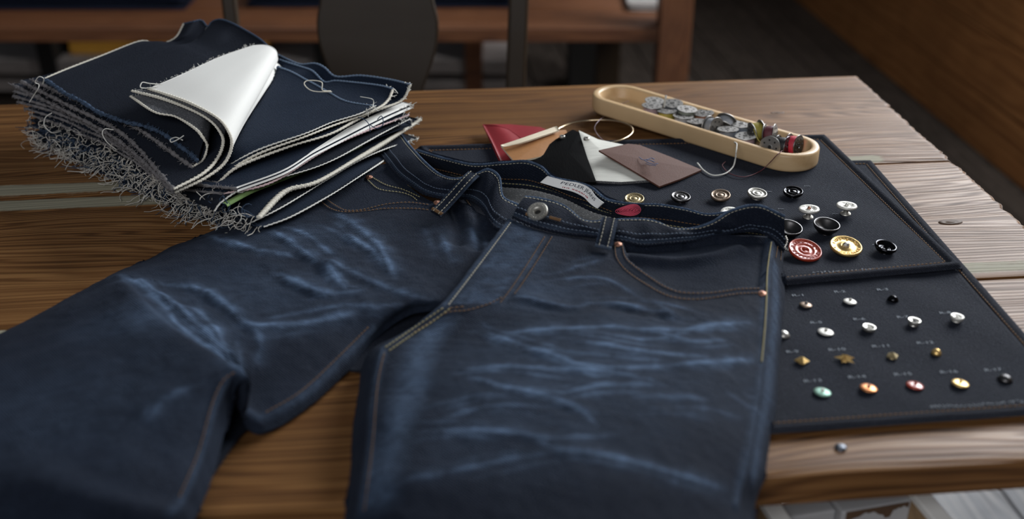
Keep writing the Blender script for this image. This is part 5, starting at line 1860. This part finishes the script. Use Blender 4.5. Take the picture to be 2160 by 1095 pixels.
for a in ([(1348, 331), (1356, 337), (1368, 336)], [(1358, 337), (1368, 343), (1378, 346), (1388, 345)], [(1364, 338), (1372, 338), (1380, 342)], [(1362, 345), (1372, 348), (1384, 349)], [(1368, 336), (1374, 333), (1380, 336)]):
    c = arc([PC(x, y, 2.02) + np.array([0, 0, 0]) for x, y in a], 12)
    q.tube(c, np.linspace(.0005, .0010, 12), 5, flat=.2)
imp = q.obj('blue_imprint', M['imprint'], tg4)
for par, (x, y, z) in ((tg, (1186, 288, 2.55)), (tg3, (1237, 292, 2.55))):
    q = MB().lathe([(.0013, .0008), (.0024, .0010), (.0027, .0004), (.0026, -.0016), (.0013, -.0016), (.0013, .0008)], 18, M=Matrix.Translation(PC(x, y, z)))
    q.obj('eyelet', M['nickel'], par)
    MB().lathe([(0, .0001), (.0013, .0001)], 12, M=Matrix.Translation(PC(x, y, z))).obj('eyelet_hole', M['dark_hole'], par)

# ------------------------------------------------------------------ buttons and rivets on the mats
def mesh_once(prof, mat, seg=28, extra=None):
    q = MB().lathe(prof, seg)
    o = q.obj('disc', mat, None, True, True)
    sharp(o, 45)
    d = o.data
    bpy.data.objects.remove(o)
    return d


def part(name, mesh, parent, loc=(0, 0, 0), rot=(0, 0, 0)):
    o = bpy.data.objects.new(name, mesh)
    COL.objects.link(o)
    o.parent = parent
    o.location = loc
    o.rotation_euler = rot
    return o


def lettering_ring(r0, r1, z, n, skip, mat, seed):
    rng = np.random.default_rng(seed)
    q = MB()
    for k_ in range(n):
        if k_ in skip:
            continue
        a = 2 * PI * k_ / n
        w_ = (r1 - r0) * .32
        c, s = math.cos(a), math.sin(a)
        T_ = lambda r, t: (r * c - t * s, r * s + t * c, z)
        kind = rng.integers(0, 4)
        q.tube([T_(r0, -w_), T_(r1, -w_)], (r1 - r0) * .11, 4)
        if kind in (0, 1):
            q.tube([T_(r1, -w_), T_(r1, w_)], (r1 - r0) * .1, 4)
        if kind in (1, 2):
            q.tube([T_((r0 + r1) / 2, -w_), T_((r0 + r1) / 2, w_)], (r1 - r0) * .1, 4)
        if kind in (2, 3):
            q.tube([T_(r0, -w_), T_(r0, w_)], (r1 - r0) * .1, 4)
        if kind == 3:
            q.tube([T_(r0, w_), T_(r1, w_)], (r1 - r0) * .1, 4)
    return q


def on_mat(S_, px, py, h):
    """the point of the mat under a head that stands h above it and is seen at px, py"""
    p = P(px, py, h)
    loc, n_, _, _ = S_.t.ray_cast(Vector((p[0], p[1], T + .3)), Vector((0, 0, -1)))
    return np.array(loc) if loc is not None else np.array([p[0], p[1], T + .007])


def shank_button(label, px, py, r, h, mat, kind, tilt=(0, 0), letters=0):
    b = on_mat(S_up, px, py, .0075 + h)
    root = thing('jeans_button', label, 'button', tuple(b), 'jeans buttons on the upper mat')
    MB().lathe([(.0045, .0), (.0042, .0008), (r * .25, .0012), (r * .22, h - {'bowl': .0045, 'cup': .0028}.get(kind, 0)), (0, h - {'bowl': .0045, 'cup': .0028}.get(kind, 0))], 18).obj('shank', M['old_silver'] if mat is M['white_metal'] else mat, root, True, True)
    if kind == 'medal':
        prof = [(0, .0016), (r * .26, .0014), (r * .34, .0008), (r * .42, .0016), (r * .50, .0016), (r * .55, .0009), (r * .80, .0008), (r * .86, .0018), (r * .95, .0018), (r, .0008), (r * .97, -.0005), (0, -.0008)]
    elif kind == 'nub':
        prof = [(0, .0013), (r * .22, .0010), (r * .27, .0002), (r * .45, .0002), (r * .7, .0014), (r * .93, .0017), (r, .0006), (r * .95, -.0006), (0, -.0012)]
    elif kind == 'bowl':
        prof = [(0, -.0035), (r * .3, -.0034), (r * .5, -.0022), (r * .8, .0012), (r * .9, .0026), (r * .97, .0028), (r, .0018), (r * .9, -.0010), (r * .6, -.0045), (0, -.0052)]
    elif kind == 'slot':
        prof = [(0, -.0012), (r * .13, -.0011), (r * .20, .0010), (r * .27, .0014), (r * .34, .0006), (r * .52, .0006), (r * .58, .0014), (r * .63, .0008), (r * .86, .0010), (r * .92, .0020), (r * .97, .0018), (r, .0006), (r * .96, -.0010), (0, -.0014)]
    elif kind == 'gem':
        prof = [(0, .0010), (r * .25, .0010), (r * .33, .0016), (r * .38, .0006), (r * .84, .0009), (r * .92, .0019), (r * .97, .0017), (r, .0005), (r * .96, -.0010), (0, -.0014)]
    elif kind == 'cup':
        prof = [(0, -.0014), (r * .24, -.0012), (r * .27, -.0006), (r * .35, -.0012), (r * .65, -.0006), (r * .80, .0016), (r * .90, .0024), (r * .98, .0014), (r, .0004), (r * .8, -.0022), (0, -.0032)]
    q = MB().lathe(prof, 36)
    d = q.obj('disc', mat, root, True, True)
    d.location = (0, 0, h)
    d.rotation_euler = (math.radians(tilt[0]), math.radians(tilt[1]), 0)
    if letters:
        rr = (.62, .78) if kind == 'medal' else (.66, .84)
        z_ = {'medal': .0010, 'slot': .0011, 'gem': .0011, 'nub': .0015}.get(kind, .001)
        lm = {M['red_enamel']: M['white_metal']}.get(mat, mat)
        tag(lettering_ring(r * rr[0], r * rr[1], z_, letters, (letters // 2, 0), lm, int(px)).obj('raised_lettering', mat, d, True, True), kind='stuff')
    if kind == 'nub':
        MB().lathe([(0, .0030), (r * .10, .0027), (r * .17, .0018), (r * .2, .0004)], 16).obj('center_nub', M['copper'] if 'copper' in label else mat, d, True, True)
    if kind == 'gem':
        MB().lathe([(0, .0042), (r * .10, .0040), (r * .22, .0026), (r * .25, .0012)], 7).obj('center_stud', M['nickel'], d, False, True)
    if kind == 'slot':
        MB().lathe([(0, -.0006), (r * .15, -.0006)], 14).obj('center_hole', M['dark_hole'], d, True, True)
    return root


R1 = .0086
shank_button('antique brass button, first of the far row beside the red embroidered patch', 1338, 419, R1, .0028, M['brass'], 'medal', (6, -2), 20)
shank_button('black nickel button second in the far row, below the brown leather tag', 1436, 414, R1, .0034, M['gun'], 'medal', (4, 3), 20)
shank_button('bronze button in the middle of the far row', 1520, 412, R1, .0034, M['bronze'], 'medal', (8, -3), 20)
shank_button('dull silver button fourth in the far row', 1597, 409, R1, .0038, M['old_silver'], 'medal', (5, 4), 20)
shank_button('black button at the right end of the far row', 1673, 405, R1, .0034, M['black_metal'], 'medal', (6, -2), 20)
shank_button('silver button half hidden behind the jeans waistband', 1541, 448, R1, .0060, M['white_metal'], 'nub', (6, 0), 22)
shank_button('silver button with a copper center on a tall shank', 1707, 440, R1, .0068, M['white_metal'], 'nub', (-4, -2), 24)
shank_button('plain silver button on a tall shank, right end of its row', 1786, 435, R1, .0068, M['white_metal'], 'nub', (-4, 2), 24)
shank_button('dark bowl-shaped button half hidden by the jeans corner', 1664, 481, .0108, .0055, M['gun'], 'bowl', (8, 5))
shank_button('dark bowl-shaped button fully in view', 1743, 476, .0108, .0060, M['gun'], 'bowl', (4, 4))
shank_button('big red enamel button with raised lettering and a slotted center', 1698, 526, .0132, .0045, M['red_enamel'], 'slot', (12, 6), 20)
shank_button('big gold button with a silver stud in the center', 1784, 520, .0126, .0045, M['gold'], 'gem', (10, 3), 20)
shank_button('glossy black cupped button beside the gold one', 1868, 520, .0088, .0040, M['black_metal'], 'cup', (4, 8))


def rivet(label, px, py, r, h, kind, mat, nub=None, rot=0.0):
    b = on_mat(S_low, px, py, .004 + h)
    root = thing('decorative_rivet', label, 'rivet', tuple(b), 'rivets on the lower mat')
    root.rotation_euler = (math.radians(-4), math.radians(5), rot)
    MB().lathe([(.0028, 0), (.0026, .0008), (.0020, .0012), (.0020, h), (0, h)], 12).obj('post', mat, root, True, True)
    if kind == 'nipple':
        d = MB().lathe([(0, .0008), (r * .3, .0008), (r * .7, .0005), (r * .93, .0001), (r, -.0003), (r * .95, -.0006), (0, -.0006)], 26).obj('cap', mat, root, True, True)
        MB().lathe([(0, .0024), (r * .10, .0023), (r * .19, .0018), (r * .24, .0011), (r * .26, .0004)], 16).obj('nub', nub or mat, d, True, True)
    elif kind == 'dome':
        d = MB().lathe([(0, .0030), (r * .3, .0028), (r * .6, .0021), (r * .85, .0008), (r, -.0006), (0, -.0008)], 20).obj('cap', mat, root, True, True)
    elif kind == 'dish':
        d = MB().lathe([(0, .0000), (r * .35, .0), (r * .7, .0010), (r * .9, .0017), (r, .0010), (r * .85, -.0012), (0, -.0016)], 26).obj('cap', mat, root, True, True)
        MB().lathe([(0, .0016), (r * .18, .0014), (r * .28, .0006), (r * .30, 0)], 16).obj('nub', nub or mat, d, True, True)
    elif kind == 'pyramid':
        q = MB()
        v = [(r, 0, 0), (0, r, 0), (-r, 0, 0), (0, -r, 0), (0, 0, r * .55), (r * .95, 0, -.0008), (0, r * .95, -.0008), (-r * .95, 0, -.0008), (0, -r * .95, -.0008)]
        q.add(v, [(0, 1, 4), (1, 2, 4), (2, 3, 4), (3, 0, 4), (0, 5, 6, 1), (1, 6, 7, 2), (2, 7, 8, 3), (3, 8, 5, 0), (8, 7, 6, 5)])
        d = q.obj('cap', mat, root, False, True)
    elif kind == 'star':
        q = MB()
        v = [(0, 0, r * .42)] + [(rr_ * math.cos(a), rr_ * math.sin(a), 0) for k_ in range(10) for a, rr_ in [(2 * PI * k_ / 10, r if k_ % 2 == 0 else r * .42)]] + [(0, 0, -.001)]
        f = [(0, 1 + k_, 1 + (k_ + 1) % 10) for k_ in range(10)] + [(11, 1 + (k_ + 1) % 10, 1 + k_) for k_ in range(10)]
        q.add(v, f)
        d = q.obj('cap', mat, root, False, True)
    d.location = (0, 0, h)
    return root


rivet('bronze rivet, first of the far rivet row beside the jeans', 1700, 640, .0047, 0.0014, 'nipple', M['bronze'], M['gun'])
rivet('white rivet with a grey nub in the far rivet row', 1793, 634, .0049, 0.0015, 'nipple', M['white_metal'], M['old_silver'])
rivet('small black dome rivet at the right end of the far rivet row', 1884, 629, .0042, .0010, 'dome', M['black_metal'])
rivet('silver rivet half hidden behind the jeans leg', 1652, 706, .0048, .0010, 'dome', M['nickel'])
rivet('large white rivet with a small nub, second row', 1742, 697, .0056, 0.0015, 'nipple', M['white_metal'], M['old_silver'])
rivet('polished silver dish rivet in the middle of the second row', 1833, 690, .0049, 0.0015, 'dish', M['nickel'])
rivet('polished silver rivet with a rounded head, tall post, second row', 1928, 677, .0047, 0.0027, 'dish', M['nickel'], M['gun'])
rivet('flat silver rivet on the tallest post, right end of the second row', 2018, 671, .0048, 0.0027, 'dish', M['white_metal'])
rivet('gold diamond-shaped pyramid stud left of the star', 1692, 758, .0052, 0.0015, 'pyramid', M['gold'])
rivet('gold star-shaped stud on the lower mat', 1783, 757, .0074, .0012, 'star', M['gold'], rot=.35)
rivet('brownish gold pyramid stud catching light on one face', 1883, 748, .0046, 0.0016, 'pyramid', M['brass'], rot=.3)
rivet('small gold dome stud at the right end of its row', 1975, 744, .0036, .0010, 'dome', M['gold'])
rivet('pale green rivet in the nearest row', 1735, 824, .0056, 0.0015, 'nipple', M['green_metal'], M['white_metal'])
rivet('orange copper rivet in the nearest row', 1832, 818, .0056, 0.0015, 'nipple', M['orange_metal'], M['copper'])
rivet('red nippled rivet in the nearest row', 1930, 812, .0056, 0.0015, 'nipple', M['red_enamel'], M['red_enamel'])
rivet('gold nippled rivet in the nearest row', 2026, 806, .0056, 0.0016, 'nipple', M['gold'], M['gold'])
rivet('dark gunmetal rivet at the right end of the nearest row', 2121, 797, .0050, .0010, 'dome', M['gun'])

# stitched codes above the rivets and the writing lines on both mats
def code(text, px, py, w_, parent, S_, ang, hgt=.0042):
    v, f = text_mesh(text, 1.0)
    v = v - np.array([(v[:, 0].min() + v[:, 0].max()) / 2, 0, 0])
    s = w_ / (v[:, 0].max() - v[:, 0].min())
    c_, s_ = math.cos(ang), math.sin(ang)
    b = on_mat(S_, px, py, .0045 if S_ is S_low else .0075)
    X = v[:, 0] * s
    Y = v[:, 1] * hgt
    pts = np.stack([b[0] + X * c_ - Y * s_, b[1] + X * s_ + Y * c_, np.full(len(v), b[2] + .0005)], 1)
    MB().add(pts, f).obj('stitched_code', M['mark'], parent, False)


ea = TH * .9
for tx, px, py in (('R-1', 1683, 621), ('R-2', 1772, 614), ('R-3', 1862, 609), ('R-5', 1722, 677), ('R-6', 1813, 671), ('R-7', 1905, 666), ('R-8', 1994, 660),
                   ('R-9', 1672, 740), ('R-10', 1766, 736), ('R-11', 1858, 727), ('R-12', 1952, 722), ('R-13', 1715, 800), ('R-14', 1808, 795), ('R-15', 1905, 788), ('R-16', 2002, 783), ('R-17', 2096, 777)):
    code(tx, px, py, .0115 if len(tx) > 3 else .0082, mat_low, S_low, ea)


def writing(p0, p1, S_, parent, n, seed, hgt=.0042):
    """a line of stitched characters too small to read in the photograph"""
    rng = np.random.default_rng(seed)
    q = MB()
    for k_ in range(n):
        f = (k_ + .5) / n
        c = on_mat(S_, p0[0] + (p1[0] - p0[0]) * f, p0[1] + (p1[1] - p0[1]) * f, .007 if S_ is S_up else .004)
        h2 = hgt * rng.uniform(.5, 1)
        for s in range(rng.integers(2, 4)):
            a = rng.uniform(-.0014, .0014, 2)
            b = rng.uniform(-h2 / 2, h2 / 2, 2)
            q.tube([c + np.array([a[0], b[0], .0003]), c + np.array([a[1], b[1], .0003])], .00032, 4)
    tag(q.obj('stitched_writing', M['mark'], parent), kind='stuff')


writing((1712, 576), (1905, 564), S_up, mat_up, 24, 3)
writing((1960, 860), (2160, 846), S_low, mat_low, 22, 4)
for (px, py) in ((1648, 441), (1763, 452), (1848, 517), (1622, 405), (1703, 393)):
    c = on_mat(S_up, px, py, .007)
    q = MB()
    for s in range(4):
        q.tube([c + np.array([-.003 + .0012 * s, -.0008 + .0006 * (s % 2), .0003]), c + np.array([-.002 + .0014 * s, .0010 - .0004 * s, .0003])], .00025, 4)
    tag(q.obj('stitched_mark', M['mark'], mat_up), kind='stuff')
